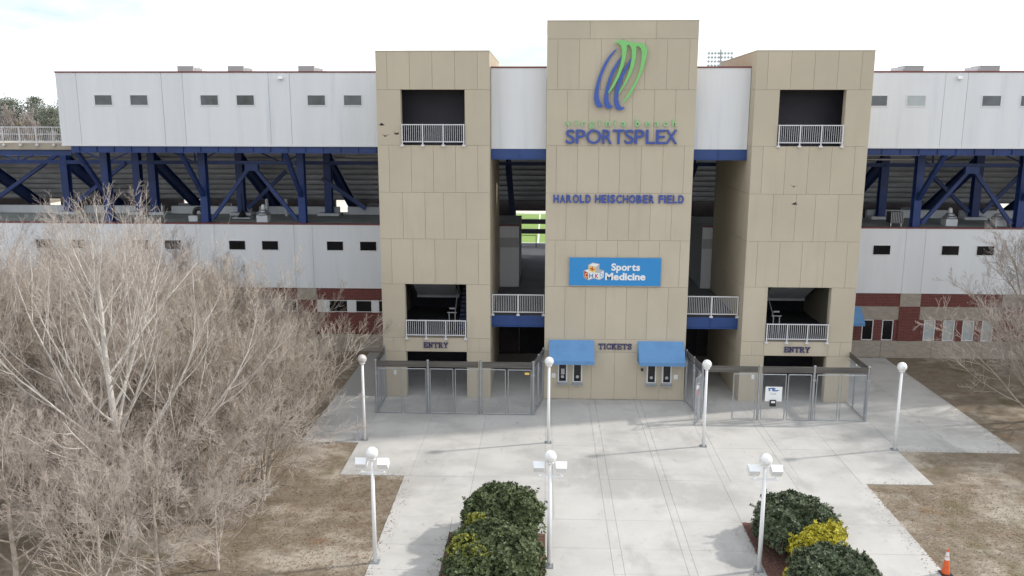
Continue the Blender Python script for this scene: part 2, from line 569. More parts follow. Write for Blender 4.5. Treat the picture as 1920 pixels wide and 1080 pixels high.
# planting beds with loose mulch
def mulch_bed(x0, x1, y0, y1, label):
    nx, ny = 36, 70
    r = np.random.RandomState(int(abs(x0) * 10))
    xs = np.linspace(x0, x1, nx)
    ys = np.linspace(y0, y1, ny)
    X, Y = np.meshgrid(xs, ys)
    Z = -0.02 + 0.05 * r.rand(ny, nx)
    V = np.stack([X, Y, Z], -1).reshape(-1, 3)
    F = [(j * nx + i, j * nx + i + 1, (j + 1) * nx + i + 1, (j + 1) * nx + i) for j in range(ny - 1) for i in range(nx - 1)]
    me = mesh_np('mulch_bed', V, F, M['mulch'])
    o = bpy.data.objects.new('mulch_bed', me)
    link(o)
    tag(o, label, kind='structure')


box_piece('slab', -3.446, 0.096, 29.204, 30.416, -0.14, 0.0, M['concrete'], plaza, 0.004)
mulch_bed(-3.44, 0.09, 14, 29.19, 'bed of red brown mulch under the left hedge')
mulch_bed(7.58, 10.61, 14, 30.41, 'bed of red brown mulch under the right hedge')

# sports field far behind the stand
fm = MB().box(-60, 60, 82, 139, -0.02, 0.02)
field = tag(fm.build('field', M['turf']), 'bright green sports field behind the stand', kind='structure')
lm = MB()
for x in (-0.85, -9.99, 8.29):
    lm.box(x - 0.09, x + 0.09, 84, 138, 0.022, 0.028)
for y in (84, 138):
    lm.box(-55, 55, y - 0.1, y + 0.1, 0.030, 0.036)
lm.build('line_marking', M['line'], field)
fa = MB().box(-90, 90, 139.02, 185, -0.02, 0.012)
tag(fa.build('far_pavement', M['sand']), 'pale paved strip beyond the green field', kind='structure')


# ------------------------------------------------------------------ railings
def railing(parent, x0, x1, y, zb, zt, posts, nbal, mid=None, foot=0.0, name='railing', rr=0.03):
    q = MB()
    q.box(x0, x1, y - 0.035, y + 0.035, zt - 0.05, zt)
    q.box(x0, x1, y - 0.022, y + 0.022, zb, zb + 0.05)
    if mid:
        q.box(x0, x1, y - 0.018, y + 0.018, mid, mid + 0.035)
    rl = q.build(name, M['rail'], parent)
    for i in range(posts):
        px = x0 + 0.04 + (x1 - x0 - 0.08) * i / (posts - 1)
        pm = MB().box(px - 0.03, px + 0.03, y - 0.062, y - 0.036, zb - foot, zt + 0.01)
        if foot > 0:
            pm.box(px - 0.085, px + 0.085, y - 0.075, y + 0.045, zb - foot - 0.10, zb - foot - 0.001)
        pm.build('post', M['rail'], rl)
    for i in range(nbal):
        bx = x0 + (x1 - x0) * (i + 0.5) / nbal
        box_piece('baluster', bx - 0.009, bx + 0.009, y - 0.009, y + 0.009, zb + 0.051, zt - 0.051, M['rail'], rl)
    return rl


# ------------------------------------------------------------------ clad panels
def panel_row(parent, x0, x1, z0, z1, joints, material, y=YF, th=0.045, gap=0.006, x_off=0.0, hole=None):
    xs = [x0] + [x_off + j for j in joints] + [x1]
    for a, b_ in zip(xs[:-1], xs[1:]):
        if hole and hole[0] - 0.02 < (a + b_) / 2 < hole[1] + 0.02:
            continue
        ga = 0 if a == x0 else gap
        gb = 0 if b_ == x1 else gap
        box_piece('panel', a + ga, b_ - gb, y, y + th, z0 + gap, z1 - gap, material, parent)


def side_panels(parent, x, y0, y1, zs, facing, material, th=0.045, gap=0.006):
    """row panels on a wall whose face looks along +x or -x"""
    for k, (a, b_) in enumerate(zip(zs[:-1], zs[1:])):
        ys = [y0] + [y0 + 2.6 + (1.2 if k % 2 else 0) + 2.9 * i for i in range(3) if y0 + 2.6 + 2.9 * i + 1.2 < y1 - 0.4] + [y1]
        for c, d in zip(ys[:-1], ys[1:]):
            xa, xb = (x - th, x) if facing > 0 else (x, x + th)
            box_piece('panel', xa, xb, c + gap, d - gap, a + gap, b_ - gap, material, parent)


SIDE_ROWS = [0.0, 2.58, 3.36, 6.33, 8.78, 11.25, 13.70, 16.53, 18.43]


def stair_tower(x0, label, mirror):
    W = 5.86
    x1 = x0 + W
    T = thing('stair_tower', label, 'tower', (x0 + W / 2, 49.4, 0), 'stair towers')
    ox0, ox1 = x0 + 1.25, x0 + 4.58
    yb = 54.0
    # shell: walls with three openings in front
    q = MB()
    fy0, fy1 = YF + 0.046, YF + 0.38
    for za, zb_ in zip(SIDE_ROWS[:-1], SIDE_ROWS[1:]):
        if za in (0.0, 3.36, 13.70):
            q.box(x0 + 0.05, ox0 + 0.004, fy0, fy1, za, zb_)
            q.box(ox1 - 0.004, x1 - 0.05, fy0, fy1, za, zb_)
        else:
            q.box(x0 + 0.05, x1 - 0.05, fy0, fy1, za, zb_)
    q.box(x0 + 0.05, x0 + 0.30, fy1, yb, 0, 18.40)
    q.box(x1 - 0.30, x1 - 0.05, fy1, yb, 0, 18.40)
    q.box(x0 + 0.30, x1 - 0.30, yb - 0.25, yb, 0, 18.40)
    q.box(x0 + 0.30, x1 - 0.30, fy1, yb - 0.25, 17.7, 17.9)
    q.build('wall', M['tan_core'], T)
    # parapet coping
    cp = MB()
    cp.box(x0 - 0.01, x1 + 0.01, YF - 0.012, YF + 0.40, 18.432, 18.47)
    cp.box(x0 - 0.01, x0 + 0.32, YF + 0.402, yb + 0.01, 18.432, 18.47)
    cp.box(x1 - 0.32, x1 + 0.01, YF + 0.402, yb + 0.01, 18.432, 18.47)
    cp.build('coping', M['tan'], T)
    j5 = [0.58, 1.745, 2.91, 4.075, 5.24]
    j4 = [1.25, 2.43, 3.42, 4.60]
    for za, zb_ in zip(SIDE_ROWS[:-1], SIDE_ROWS[1:]):
        if za in (0.0, 3.36, 13.70):
            panel_row(T, x0, x1, za, zb_, [1.25, 4.58], M['tan'], x_off=x0, hole=(ox0, ox1))
        elif za == 2.58:
            panel_row(T, x0, x1, za, zb_, [0.58, 1.21, 4.62, 5.25], M['tan'], x_off=x0)
        elif za == 8.78:
            panel_row(T, x0, x1, za, zb_, j4, M['tan'], x_off=x0)
        else:
            panel_row(T, x0, x1, za, zb_, j5, M['tan'], x_off=x0)
    side_panels(T, x0, YF + 0.05, yb, SIDE_ROWS, -1, M['tan'])
    side_panels(T, x1, YF + 0.05, yb, SIDE_ROWS, 1, M['tan'])
    # reveals of the openings
    for za, zb_ in ((0.0, 2.58), (3.36, 6.33), (13.70, 16.53)):
        MB().box(ox0 - 0.03, ox0 + 0.012, YF + 0.05, fy1 + 0.005, za + 0.003, zb_ - 0.003).build('opening_reveal', M['tan'], T)
        MB().box(ox1 - 0.012, ox1 + 0.03, YF + 0.05, fy1 + 0.005, za + 0.003, zb_ - 0.003).build('opening_reveal', M['tan'], T)
    # floors, shutter room, lower back wall
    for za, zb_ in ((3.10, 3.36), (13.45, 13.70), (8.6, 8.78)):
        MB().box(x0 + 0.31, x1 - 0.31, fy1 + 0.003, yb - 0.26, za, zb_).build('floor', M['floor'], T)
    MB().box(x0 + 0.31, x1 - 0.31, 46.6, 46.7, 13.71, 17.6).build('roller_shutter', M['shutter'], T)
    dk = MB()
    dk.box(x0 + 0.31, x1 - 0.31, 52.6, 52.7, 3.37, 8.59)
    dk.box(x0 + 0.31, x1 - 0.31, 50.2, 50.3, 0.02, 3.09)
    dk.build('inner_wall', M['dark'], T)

    def fx(u):                                   # u: 0..1 across, mirrored for the right tower
        return x0 + (W - u if mirror else u)

    # flight coming forward overhead: soffit visible, and one going away at the side
    a, b_ = sorted((fx(1.25), fx(3.65)))
    st = MB().hexa([(a, 49.6, 4.75), (b_, 49.6, 4.75), (b_, 46.2, 6.62), (a, 46.2, 6.62), (a, 49.6, 4.93), (b_, 49.6, 4.93), (b_, 46.2, 6.80), (a, 46.2, 6.80)])
    st.box(a - 0.06, b_ + 0.06, 49.602, 49.75, 4.62, 5.02)
    so = st.build('stair_soffit', M['stairgrey'], T)
    sm = MB()
    for xx in (a - 0.045, b_ + 0.045):
        sm.bar((xx, 49.7, 4.95), (xx, 46.1, 6.93), 0.08, 0.34)
    for k in range(9):
        for xx in (a - 0.14, b_ + 0.14):
            sm.box(xx - 0.05, xx + 0.05, 49.45 - 0.38 * k - 0.17, 49.45 - 0.38 * k, 4.9 + 0.21 * k - 0.02, 4.9 + 0.21 * k + 0.19)
    sm.build('stringer', M['black'], T)
    a2, b2 = sorted((fx(3.95), fx(5.3)))
    for k in range(11):
        box_piece('stair_tread', a2, b2, 46.6 + 0.3 * k, 46.6 + 0.3 * k + 0.33, 3.40 + 0.19 * k, 3.40 + 0.19 * k + 0.17, M['stairblue'], T)
    hr = MB()
    xh = fx(3.78)
    hr.tube((xh, 46.5, 4.35), (xh, 50.0, 6.5), 0.03, 6)
    hr.tube((xh, 46.5, 3.37), (xh, 46.5, 4.35), 0.03, 6)
    xg = fx(3.45)
    hr.tube((xg, 46.5, 3.37), (xg, 46.5, 4.35), 0.03, 6)
    hr.tube((min(xg, xh) - 0.1, 46.5, 4.40), (max(xg, xh) + 0.1, 46.5, 4.40), 0.03, 6)
    hr.tube((min(xg, xh), 46.6, 4.62), (max(xg, xh), 46.6, 4.62), 0.045, 6)
    hr.build('stair_handrail', M['palegrey'], T)
    # balcony railings
    railing(T, ox0 + 0.02, ox1 - 0.02, YF - 0.05, 13.86, 14.78, 4, 31, foot=0.12)
    railing(T, ox0 + 0.02, ox1 - 0.02, YF - 0.05, 3.50, 4.36, 4, 31, foot=0.12)
    # little number plate on the pillar
    px = x0 + (0.62 if not mirror else 0.72)
    MB().box(px - 0.075, px + 0.075, YF - 0.02, YF - 0.002, 1.26, 1.50).build('number_plate', M['signwhite'], T)
    return T


stair_tower(-8.78, 'tan panelled stair tower left of the centre tower', False)
stair_tower(10.58, 'tan panelled stair tower right of the centre tower', True)

# ---- centre ticket tower
CX0, CX1 = 0.02, 7.62
CT = thing('ticket_tower', 'tallest tan panelled tower with blue awnings and ticket windows', 'tower', (3.82, 48.4, 0))
q = MB()
q.box(CX0 + 0.05, CX1 - 0.05, YF + 0.046, 52.0, 0, 19.87)
q.build('wall', M['tan_core'], CT)
CR = [0.0, 2.67, 3.38, 6.27, 8.77, 11.25, 13.70, 16.53, 19.03, 19.90]
CJ = [[1.37, 2.59, 3.84, 5.06, 6.29], [3.84], [1.09, 2.19, 3.28, 4.38, 5.49, 6.59], [0.54, 1.63, 2.73, 3.83, 4.93, 6.04, 7.12], [1.09, 2.19, 3.29, 4.39, 5.49, 6.60],
      [0.55, 1.64, 2.74, 3.83, 4.94, 6.05, 7.14], [1.09, 2.18, 3.27, 4.42, 5.52, 6.60], [0.56, 1.66, 2.76, 3.87, 4.98, 6.09, 7.21], [2.19, 5.51]]
for k in range(9):
    panel_row(CT, CX0, CX1, CR[k], CR[k + 1], CJ[k], M['tan'])
side_panels(CT, CX0, YF + 0.05, 52.0, CR, -1, M['tan'])
side_panels(CT, CX1, YF + 0.05, 52.0, CR, 1, M['tan'])
MB().box(CX0 - 0.01, CX1 + 0.01, YF - 0.012, 52.01, 19.902, 19.94).build('coping', M['tan'], CT)


def awning(parent, x0, x1, zt, zf, d, y, material, val=0.16, label=None):
    q = MB()
    th = 0.03
    nx, ny = 24, 5
    k0 = len(q.v)
    for lay_ in (0, 1):
        for j in range(ny + 1):
            for i in range(nx + 1):
                u, v = i / nx, j / ny
                sag = 0.022 * math.sin(math.pi * v) * (0.5 - 0.5 * math.cos(8 * math.pi * u))
                q.v.append((x0 + (x1 - x0) * u, y - d + (d - 0.003) * v, zf + (zt - zf) * v - sag + th * lay_))
    m_ = (nx + 1) * (ny + 1)
    for j in range(ny):
        for i in range(nx):
            a_ = k0 + j * (nx + 1) + i
            q.f.append((a_, a_ + nx + 1, a_ + nx + 2, a_ + 1))
            q.f.append((a_ + m_, a_ + m_ + 1, a_ + m_ + nx + 2, a_ + m_ + nx + 1))
    q.box(x0, x1, y - d - 0.02, y - d - 0.002, zf - val, zf + th)
    for xx in (x0 + 0.002, x1 - 0.022):
        k = len(q.v)
        pts = [(y - d, zf - val), (y - 0.01, zf - val), (y - 0.01, zt - 0.002), (y - d, zf - 0.002)]
        q.v += [(xx, a, b_) for a, b_ in pts] + [(xx + 0.02, a, b_) for a, b_ in pts]
        q.f += [(k, k + 1, k + 2, k + 3), (k + 7, k + 6, k + 5, k + 4)]
        for i in range(4):
            j = (i + 1) % 4
            q.f.append((k + j, k + i, k + 4 + i, k + 4 + j))
    o = q.build('awning', material, parent, fixn=True)
    if label:
        o['label'] = label
    return o


awning(CT, 0.27, 2.69, 3.30, 2.40, 1.05, YF, M['awning'])
awning(CT, 5.06, 7.50, 3.28, 2.38, 1.05, YF, M['awning'])
for wx in (0.76, 1.57, 5.58, 6.41):
    q = MB()
    x0, x1, z0, z1 = wx, wx + 0.52, 0.98, 2.15
    q.box(x0, x0 + 0.07, YF - 0.05, YF - 0.002, z0, z1)
    q.box(x1 - 0.07, x1, YF - 0.05, YF - 0.002, z0, z1)
    q.box(x0 + 0.07, x1 - 0.07, YF - 0.05, YF - 0.002, z1 - 0.06, z1)
    q.box(x0 + 0.07, x1 - 0.07, YF - 0.05, YF - 0.002, z0, z0 + 0.04)
    fr = q.build('ticket_window', M['frame'], CT)
    MB().box(x0 + 0.07, x1 - 0.07, YF - 0.028, YF - 0.004, z0 + 0.04, z1 - 0.06).build('pane', M['glassb'], fr)
    MB().box(x0 - 0.03, x1 + 0.03, YF - 0.26, YF - 0.06, z0 - 0.14, z0 - 0.09).box(x0, x1, YF - 0.06, YF - 0.002, z0 - 0.19, z0 - 0.004).build('counter', M['galv'], fr)
    MB().tube(((x0 + x1) / 2, YF - 0.045, 1.27), ((x0 + x1) / 2, YF - 0.03, 1.27), 0.085, 14).build('speak_hole', M['palegrey'], fr)
    if wx == 0.76:
        MB().box(x0 + 0.18, x0 + 0.37, YF - 0.036, YF - 0.031, 1.40, 1.72).build('notice', M['palegrey'], fr)
for px in (0.53, 7.16):
    MB().box(px - 0.11, px + 0.11, YF - 0.02, YF - 0.002, 1.20, 1.45).build('number_plate', M['signwhite'], CT)
q = MB().box(5.26, 5.38, YF - 0.16, YF - 0.002, 1.70, 1.79).tube((5.32, YF - 0.2, 1.70), (5.32, YF - 0.1, 1.72), 0.04, 8)
q.build('camera_housing', M['black'], CT)

# ------------------------------------------------------------------ blocks that bridge the towers (white above, footbridge below)
LY = 45.85
for (x0, x1, lab, lab2) in ((-2.90, 0.01, 'white block bridging left and centre towers above the walkway', 'footbridge with white railing and blue beam left of the ticket tower'),
                            (7.63, 10.56, 'white block bridging centre and right towers above the walkway', 'footbridge with white railing and blue beam right of the ticket tower')):
    T = thing('bridge_block', lab, 'building', ((x0 + x1) / 2, 50, 13.5), 'white blocks between the towers')
    MB().box(x0, x1, LY + 0.041, 54.0, 13.50, 17.66).build('wall', M['white_core'], T)
    box_piece('panel', x0, x1, LY, LY + 0.04, 13.50, 17.66, M['white'], T)
    MB().box(-8.79 if x0 < 0 else 3.84, 3.82 if x0 < 0 else 16.44, 54.06, 60.5, 13.40, 17.60).build('rear_light_blocker', M['white_core'], T)  # unseen mass added behind the towers to shut skylight out of the passage
    MB().box(x0, x1, LY - 0.03, 54.0, 17.662, 17.74).build('coping', M['redtrim'], T)
    q = MB()
    q.box(x0, x1, LY + 0.02, LY + 0.06, 12.98, 13.495)
    q.box(x0, x1, LY - 0.05, LY + 0.13, 12.94, 12.978)
    q.box(x0 + 1.44, x0 + 1.50, LY - 0.03, LY + 0.018, 12.98, 13.495)
    q.build('fascia_beam', M['blueb'], T)
    F = thing('footbridge', lab2, 'footbridge', ((x0 + x1) / 2, 50, 3.8), 'footbridges between the towers')
    MB().box(x0, x1, LY + 0.08, 54.0, 4.12, 4.42).build('deck', M['floor'], F)
    q = MB()
    q.box(x0, x1, LY + 0.02, LY + 0.06, 3.84, 4.42)
    q.box(x0, x1, LY - 0.05, LY + 0.13, 3.79, 3.838)
    q.box(x0 + 1.44, x0 + 1.50, LY - 0.03, LY + 0.018, 3.84, 4.42)
    q.build('fascia_beam', M['blueb'], F)
    railing(F, x0 + 0.02, x1 - 0.02, LY - 0.03, 4.60, 5.62, 3, 30, foot=0.08)

# concourse floor behind, running through the stand to the seats
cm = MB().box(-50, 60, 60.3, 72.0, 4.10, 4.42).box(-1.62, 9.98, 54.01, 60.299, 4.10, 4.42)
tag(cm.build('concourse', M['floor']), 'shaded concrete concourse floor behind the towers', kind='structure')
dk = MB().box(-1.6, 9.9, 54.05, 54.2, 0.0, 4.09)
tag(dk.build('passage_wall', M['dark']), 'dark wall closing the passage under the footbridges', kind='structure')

# ------------------------------------------------------------------ wings
XC = 3.83                                        # mirror axis of the whole building


def mx(a, b_, side):
    return (a, b_) if side < 0 else (2 * XC - b_, 2 * XC - a)


def window_part(parent, x0, x1, z0, z1, y, glassm, fw=0.06, name='window', proud=0.03, mull=False):
    q = MB()
    q.box(x0 - fw, x0, y - proud, y - 0.002, z0 - fw, z1 + fw)
    q.box(x1, x1 + fw, y - proud, y - 0.002, z0 - fw, z1 + fw)
    q.box(x0, x1, y - proud, y - 0.002, z1, z1 + fw)
    q.box(x0, x1, y - proud, y - 0.002, z0 - fw, z0)
    f = q.build(name, M['frame'], parent)
    MB().box(x0, x1, y - 0.012, y - 0.003, z0, z1).build('pane', glassm, f)
    return f


HOLEW = [(-14.09, -13.0), (-11.93, -10.84)]
for side in (-1, 1):
    nm = 'left' if side < 0 else 'right'
    # upper press box
    PB = thing('press_box', 'long white upper box on blue steel, %s of the towers' % nm, 'building', (-19 if side < 0 else 26.7, 55, 13.5), 'white upper boxes')
    nb = 3 if side < 0 else 5
    xe = -29.15 if side < 0 else None
    xin = -8.80
    y0 = 51.0
    edges = []
    jo = []
    for k in range(nb):
        jo += [-15.10 - 6.4 * k, -16.36 - 6.4 * k]
    xout = xe if side < 0 else -15.10 - 6.4 * (nb - 1) - 4
    jl = [j for j in jo if j > xout + 0.2]
    xs = [xin] + jl + [xout]
    a, b_ = mx(xout, xin, side)
    MB().box(a + 0.01, b_ - 0.01, y0 + 0.041, 60.6, 13.52, 17.70).build('wall', M['white_core'], PB)
    for u, v in zip(xs[1:], xs[:-1]):
        c, d = mx(u, v, side)
        box_piece('panel', c + 0.010, d - 0.010, y0, y0 + 0.04, 13.50, 17.70, M['white'], PB)
    MB().box(a - 0.02, b_, y0 - 0.03, 60.65, 17.702, 17.79).build('coping', M['redtrim'], PB)
    MB().box(a, b_, y0 - 0.02, y0 + 0.04, 13.42, 13.498).build('drip_edge', M['frame'], PB)
    # blue edge beam with stiffeners under the box
    q = MB()
    q.box(a + 0.5, b_, y0 + 0.12, y0 + 0.16, 13.07, 13.415)
    q.box(a + 0.5, b_, y0 + 0.02, y0 + 0.26, 13.03, 13.068)
    xx = a + 1.0
    while xx < b_ - 0.2:
        q.box(xx - 0.02, xx + 0.02, y0 + 0.04, y0 + 0.118, 13.07, 13.415)
        xx += 1.06
    q.build('edge_beam', M['blue'], PB)
    # soffit
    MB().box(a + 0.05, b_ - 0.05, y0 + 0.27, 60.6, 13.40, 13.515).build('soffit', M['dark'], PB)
    for k in range(nb):
        for wi, (u, v) in enumerate(HOLEW):
            u2, v2 = u - 6.4 * k, v - 6.4 * k
            if u2 < xout + 0.3:
                continue
            c, d = mx(u2, v2, side)
            gm_ = M['blind'] if (side > 0 and k == 0 and wi == 0) else M['glass']
            wp = window_part(PB, c + 0.03, d - 0.03, 15.84, 16.40, y0, gm_)
            if gm_ is M['blind']:
                wp['label'] = 'window with a pale blind pulled down'
    # small white wall light near the coping
    lx = -15.6 if side < 0 else 23.50
    wl = thing('wall_light', 'small white wall light high on the %s white upper box' % nm, 'wall light', (lx, y0 - 0.1, 17.4), 'white wall lights')
    MB().box(lx - 0.09, lx + 0.09, y0 - 0.05, y0 - 0.002, 17.31, 17.50).build('back_plate', M['lamp'], wl)
    MB().hexa([(lx - 0.13, y0 - 0.22, 17.33), (lx + 0.13, y0 - 0.22, 17.33), (lx + 0.13, y0 - 0.052, 17.30), (lx - 0.13, y0 - 0.052, 17.30), (lx - 0.13, y0 - 0.19, 17.44), (lx + 0.13, y0 - 0.19, 17.44), (lx + 0.13, y0 - 0.052, 17.51), (lx - 0.13, y0 - 0.052, 17.51)]).build('lens', M['globe'], wl)

    # lower wing: white over brick
    LW = thing('lower_wing', 'two storey lower wing, white cladding over brick, %s of the towers' % nm, 'building', (-20 if side < 0 else 28, 57, 0), 'lower wings')
    y0 = 54.1
    far = -46.0
    if side < 0:
        a, b_ = far, -1.65
    else:
        a, b_ = 9.95, 2 * XC - far
    MB().box(a + 0.01, b_ - 0.01, y0 + 0.041, 60.0, 4.22, 8.33).build('wall', M['white_core'], LW)
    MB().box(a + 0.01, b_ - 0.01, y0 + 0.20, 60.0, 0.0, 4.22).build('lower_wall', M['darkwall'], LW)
    jl = []
    k = 0
    while -16.36 - 6.4 * k > far:
        jl += [-15.0 - 6.4 * k, -16.2 - 6.4 * k]
        k += 1
    nbays = k
    xs = [xin] + jl + [far]
    for u, v in zip(xs[1:], xs[:-1]):
        c, d = mx(u, v, side)
        box_piece('panel', c + 0.009, d - 0.009, y0, y0 + 0.04, 4.22, 8.36, M['white'], LW)
    # end panel beside the passage
    if side < 0:
        ex0, ex1 = -2.9, -1.66
    else:
        ex0, ex1 = 9.96, 11.2
    box_piece('panel', ex0, ex1, y0, y0 + 0.04, 4.43, 8.36, M['white'], LW)
    MB().box(ex0 + 0.02, ex1 - 0.02, y0 - 0.02, y0 - 0.003, 7.0, 7.62).build('passage_sign', M['palegrey'], LW)
    MB().box(a, b_, y0 - 0.03, y0 + 0.35, 8.362, 8.44).build('coping', M['redtrim'], LW)
    MB().box(a, b_, y0 + 0.352, 59.9, 8.335, 8.40).build('roof', M['roof'], LW)
    # rear parapet in lengths, with gaps
    xx = far
    while xx < xin:
        c, d = mx(xx + 0.25, min(xx + 6.0, xin), side)
        MB().box(c, d, 59.9, 60.2, 8.30, 8.93).build('parapet', M['pad'], LW)
        c, d = mx(xx - 0.1, xx + 0.249, side)
        MB().box(c, d, 59.95, 60.1, 8.30, 8.55).build('parapet_gap', M['pad'], LW)
        xx += 6.35
    # small windows of the white storey
    for k in range(nbays + 1):
        for (u, v) in HOLEW:
            u2, v2 = u - 6.4 * k, v - 6.4 * k
            if u2 < far + 0.3:
                continue
            c, d = mx(u2, v2, side)
            window_part(LW, c + 0.02, d - 0.02, 6.72, 7.29, y0, M['glassb'], fw=0.035)
    # ground storey
    yb = y0 + 0.05
    if side < 0:
        for k in range(nbays):
            c0 = -14.9 - 6.4 * k
            e0 = c0 + (6.1 if k else 6.1)
            e1 = min(c0 + 5.13, xin + 0.05) if True else e0
            pl0, pl1 = c0 - 1.27, c0
            box_piece('pier', pl0, pl1, y0 + 0.02, y0 + 0.19, 1.14, 3.42, M['brick'], LW)
            box_piece('stone_block', pl0, pl1, y0 + 0.02, y0 + 0.19, 3.424, 4.215, M['stone'], LW)
            x1_ = c0 + 5.13
            if k == 0:
                x1_ = xin
            box_piece('brick_band', c0 + 0.003, x1_ - 0.003, yb, y0 + 0.19, 3.43, 4.215, M['brick'], LW)
            box_piece('brick_wall', c0 + 0.003, x1_ - 0.003, yb, y0 + 0.19, 1.14, 2.60, M['brick'], LW)
            # ribbon of windows with pale mullion panels
            wins = [(0.78, 2.02), (2.55, 3.62), (4.05, 5.05)]
            lastx = c0 + 0.003
            for (u, v) in wins:
                if c0 + u > x1_ - 0.4:
                    break
                MB().box(lastx, c0 + u, yb, y0 + 0.16, 2.605, 3.425).build('mullion_panel', M['frame'], LW)
                lastx = min(c0 + v, x1_)
            if lastx < x1_ - 0.01:
                MB().box(lastx, x1_ - 0.003, yb, y0 + 0.16, 2.605, 3.425).build('mullion_panel', M['frame'], LW)
            for (u, v) in wins:
                if c0 + u > x1_ - 0.4:
                    break
                window_part(LW, c0 + u + 0.04, min(c0 + v, x1_) - 0.04, 2.665, 3.37, y0 + 0.085, M['glassb'], fw=0.038)
    else:
        for k in range(nbays):
            pl0 = 22.65 + 6.4 * k
            pl1 = pl0 + 1.28
            box_piece('pier', pl0, pl1, y0 - 0.04, y0 + 0.19, 1.12, 3.36, M['brick'], LW)
            box_piece('stone_block', pl0, pl1, y0 + 0.01, y0 + 0.19, 3.364, 4.215, M['stone'], LW)
        for k in range(-1, nbays - 1):
            c0 = 23.93 + 6.4 * k + 0.003
            c1 = 22.65 + 6.4 * (k + 1) - 0.003
            if k == -1:
                c0 = 16.5
            box_piece('brick_band', c0, c1, yb, y0 + 0.19, 3.36, 4.215, M['brick'], LW)
            box_piece('stone_band', c0, c1, yb - 0.02, y0 + 0.19, 2.485, 3.356, M['stone'], LW)
            ws = [(0.42, 1.02), (1.63, 2.24), (2.85, 3.46), (4.06, 4.66)] if k >= 0 else [(20.45 - c0, 21.06 - c0), (21.72 - c0, 22.32 - c0)]
            lastx = c0
            for (u, v) in ws:
                box_piece('brick_wall', lastx, c0 + u - 0.055, yb, y0 + 0.19, 1.12, 2.482, M['brick'], LW)
                gm_ = M['glassb'] if k < 0 else M['blind']
                window_part(LW, c0 + u, c0 + v, 1.18, 2.43, y0 + 0.11, gm_, fw=0.05, proud=0.06)
                lastx = c0 + v + 0.055
            box_piece('brick_wall', lastx, c1, yb, y0 + 0.19, 1.12, 2.482, M['brick'], LW)
        awning(LW, 17.9, 20.2, 3.30, 2.45, 1.0, y0 + 0.03, M['awning'], label='blue awning beside the right stair tower')
    # split-face base in lengths
    xx = far
    while xx < xin - 0.1:
        c, d = mx(xx + 0.01, min(xx + 3.19, xin), side)
        if d - c > 0.1:
            box_piece('stone_base', c, d, y0 - 0.02, y0 + 0.19, -0.02, 1.11, M['stone'], LW)
        xx += 3.2

# ------------------------------------------------------------------ grandstand: steel frame and precast steps seen from behind
GS = thing('grandstand', 'blue steel grandstand with grey stepped seating seen from behind', 'grandstand', (3.83, 60, 0))


def i_beam_col(x, y, z0, z1, w=0.46, d=0.50):
    q = MB()
    q.box(x - w / 2, x + w / 2, y - d / 2, y - d / 2 + 0.04, z0, z1)
    q.box(x - w / 2, x + w / 2, y + d / 2 - 0.04, y + d / 2, z0, z1)
    q.box(x - 0.025, x + 0.025, y - d / 2 + 0.04, y + d / 2 - 0.04, z0, z1)
    q.box(x - w / 2 - 0.08, x + w / 2 + 0.08, y - d / 2 - 0.06, y + d / 2 + 0.06, z0 - 0.03, z0)
    return q.build('column', M['blue'], GS)


ROW1 = [-15.72 - 6.4 * k for k in range(5)] + [23.36 + 6.4 * k for k in range(4)]
ROW2 = [-15.15, -21.35, -27.55, -28.65, -33.8, -40.2] + [22.95, 29.2, 35.5]
for x in ROW1:
    if x < -29.2:
        continue
    i_beam_col(x, 54.75, 8.44, 13.39)
    MB().bar((x, 51.4, 13.12), (x, 54.5, 10.2), 0.24, 0.26).build('knee_brace', M['blue'], GS)
for x in ROW2:
    i_beam_col(x, 59.3, 8.62, 13.10, 0.50, 0.52)
    MB().box(x - 0.75, x + 0.75, 58.85, 59.75, 8.402, 8.585).build('column_pad', M['pad'], GS)
for x in [-40.2, -33.8, -27.5, -21.3, -15.1, -8.9, -2.6, 3.83, 10.2, 16.6, 22.9, 29.2, 35.5, 41.9]:
    q = MB()
    a, b_ = Vector((x, 59.2, 12.35)), Vector((x, 68.2, 7.40))
    q.bar(a, b_, 0.06, 0.72)
    nrm = Vector((0, 5.17, 9.4)).normalized()
    q.bar(a - nrm * 0.38, b_ - nrm * 0.38, 0.36, 0.04)
    q.bar(a + nrm * 0.38, b_ + nrm * 0.38, 0.36, 0.04)
    q.build('raker_beam', M['blue'], GS)
# stepped seating units, one length per bay and row
bays = [(-46.6, -40.2), (-40.2, -33.8), (-33.8, -27.5), (-27.5, -21.3), (-21.3, -15.1), (-15.1, -8.9), (-8.9, -2.6), (-2.6, 3.83), (3.83, 10.2), (10.2, 16.6), (16.6, 22.9), (22.9, 29.2), (29.2, 35.5), (35.5, 41.9)]
for k in range(10):
    yk, zk = 59.6 + 0.80 * k, 13.15 - 0.44 * k
    for (xa, xb) in bays:
        key = ('seat_step', round(xb - xa, 3))
        me = _cache.get(key)
        if me is None:
            w = xb - xa - 0.02
            q = MB().hexa([(0, -0.16, -0.30), (w, -0.16, -0.30), (w, 0.10, -0.34), (0, 0.10, -0.34), (0, 0.0, 0.0), (w, 0.0, 0.0), (w, 0.10, 0.0), (0, 0.10, 0.0)]).box(0, w, 0.101, 0.92, -0.16, -0.001).box(0, w, 0.45, 0.50, -0.45, -0.161)
            me = bpy.data.meshes.new('seat_step')
            me.from_pydata(q.v, [], q.f)
            me.materials.append(M['grey'])
            _cache[key] = me
        o = bpy.data.objects.new('seat_step', me)
        o.location = Vector((xa + 0.01, yk, zk)) - WL[GS]
        link(o, GS)
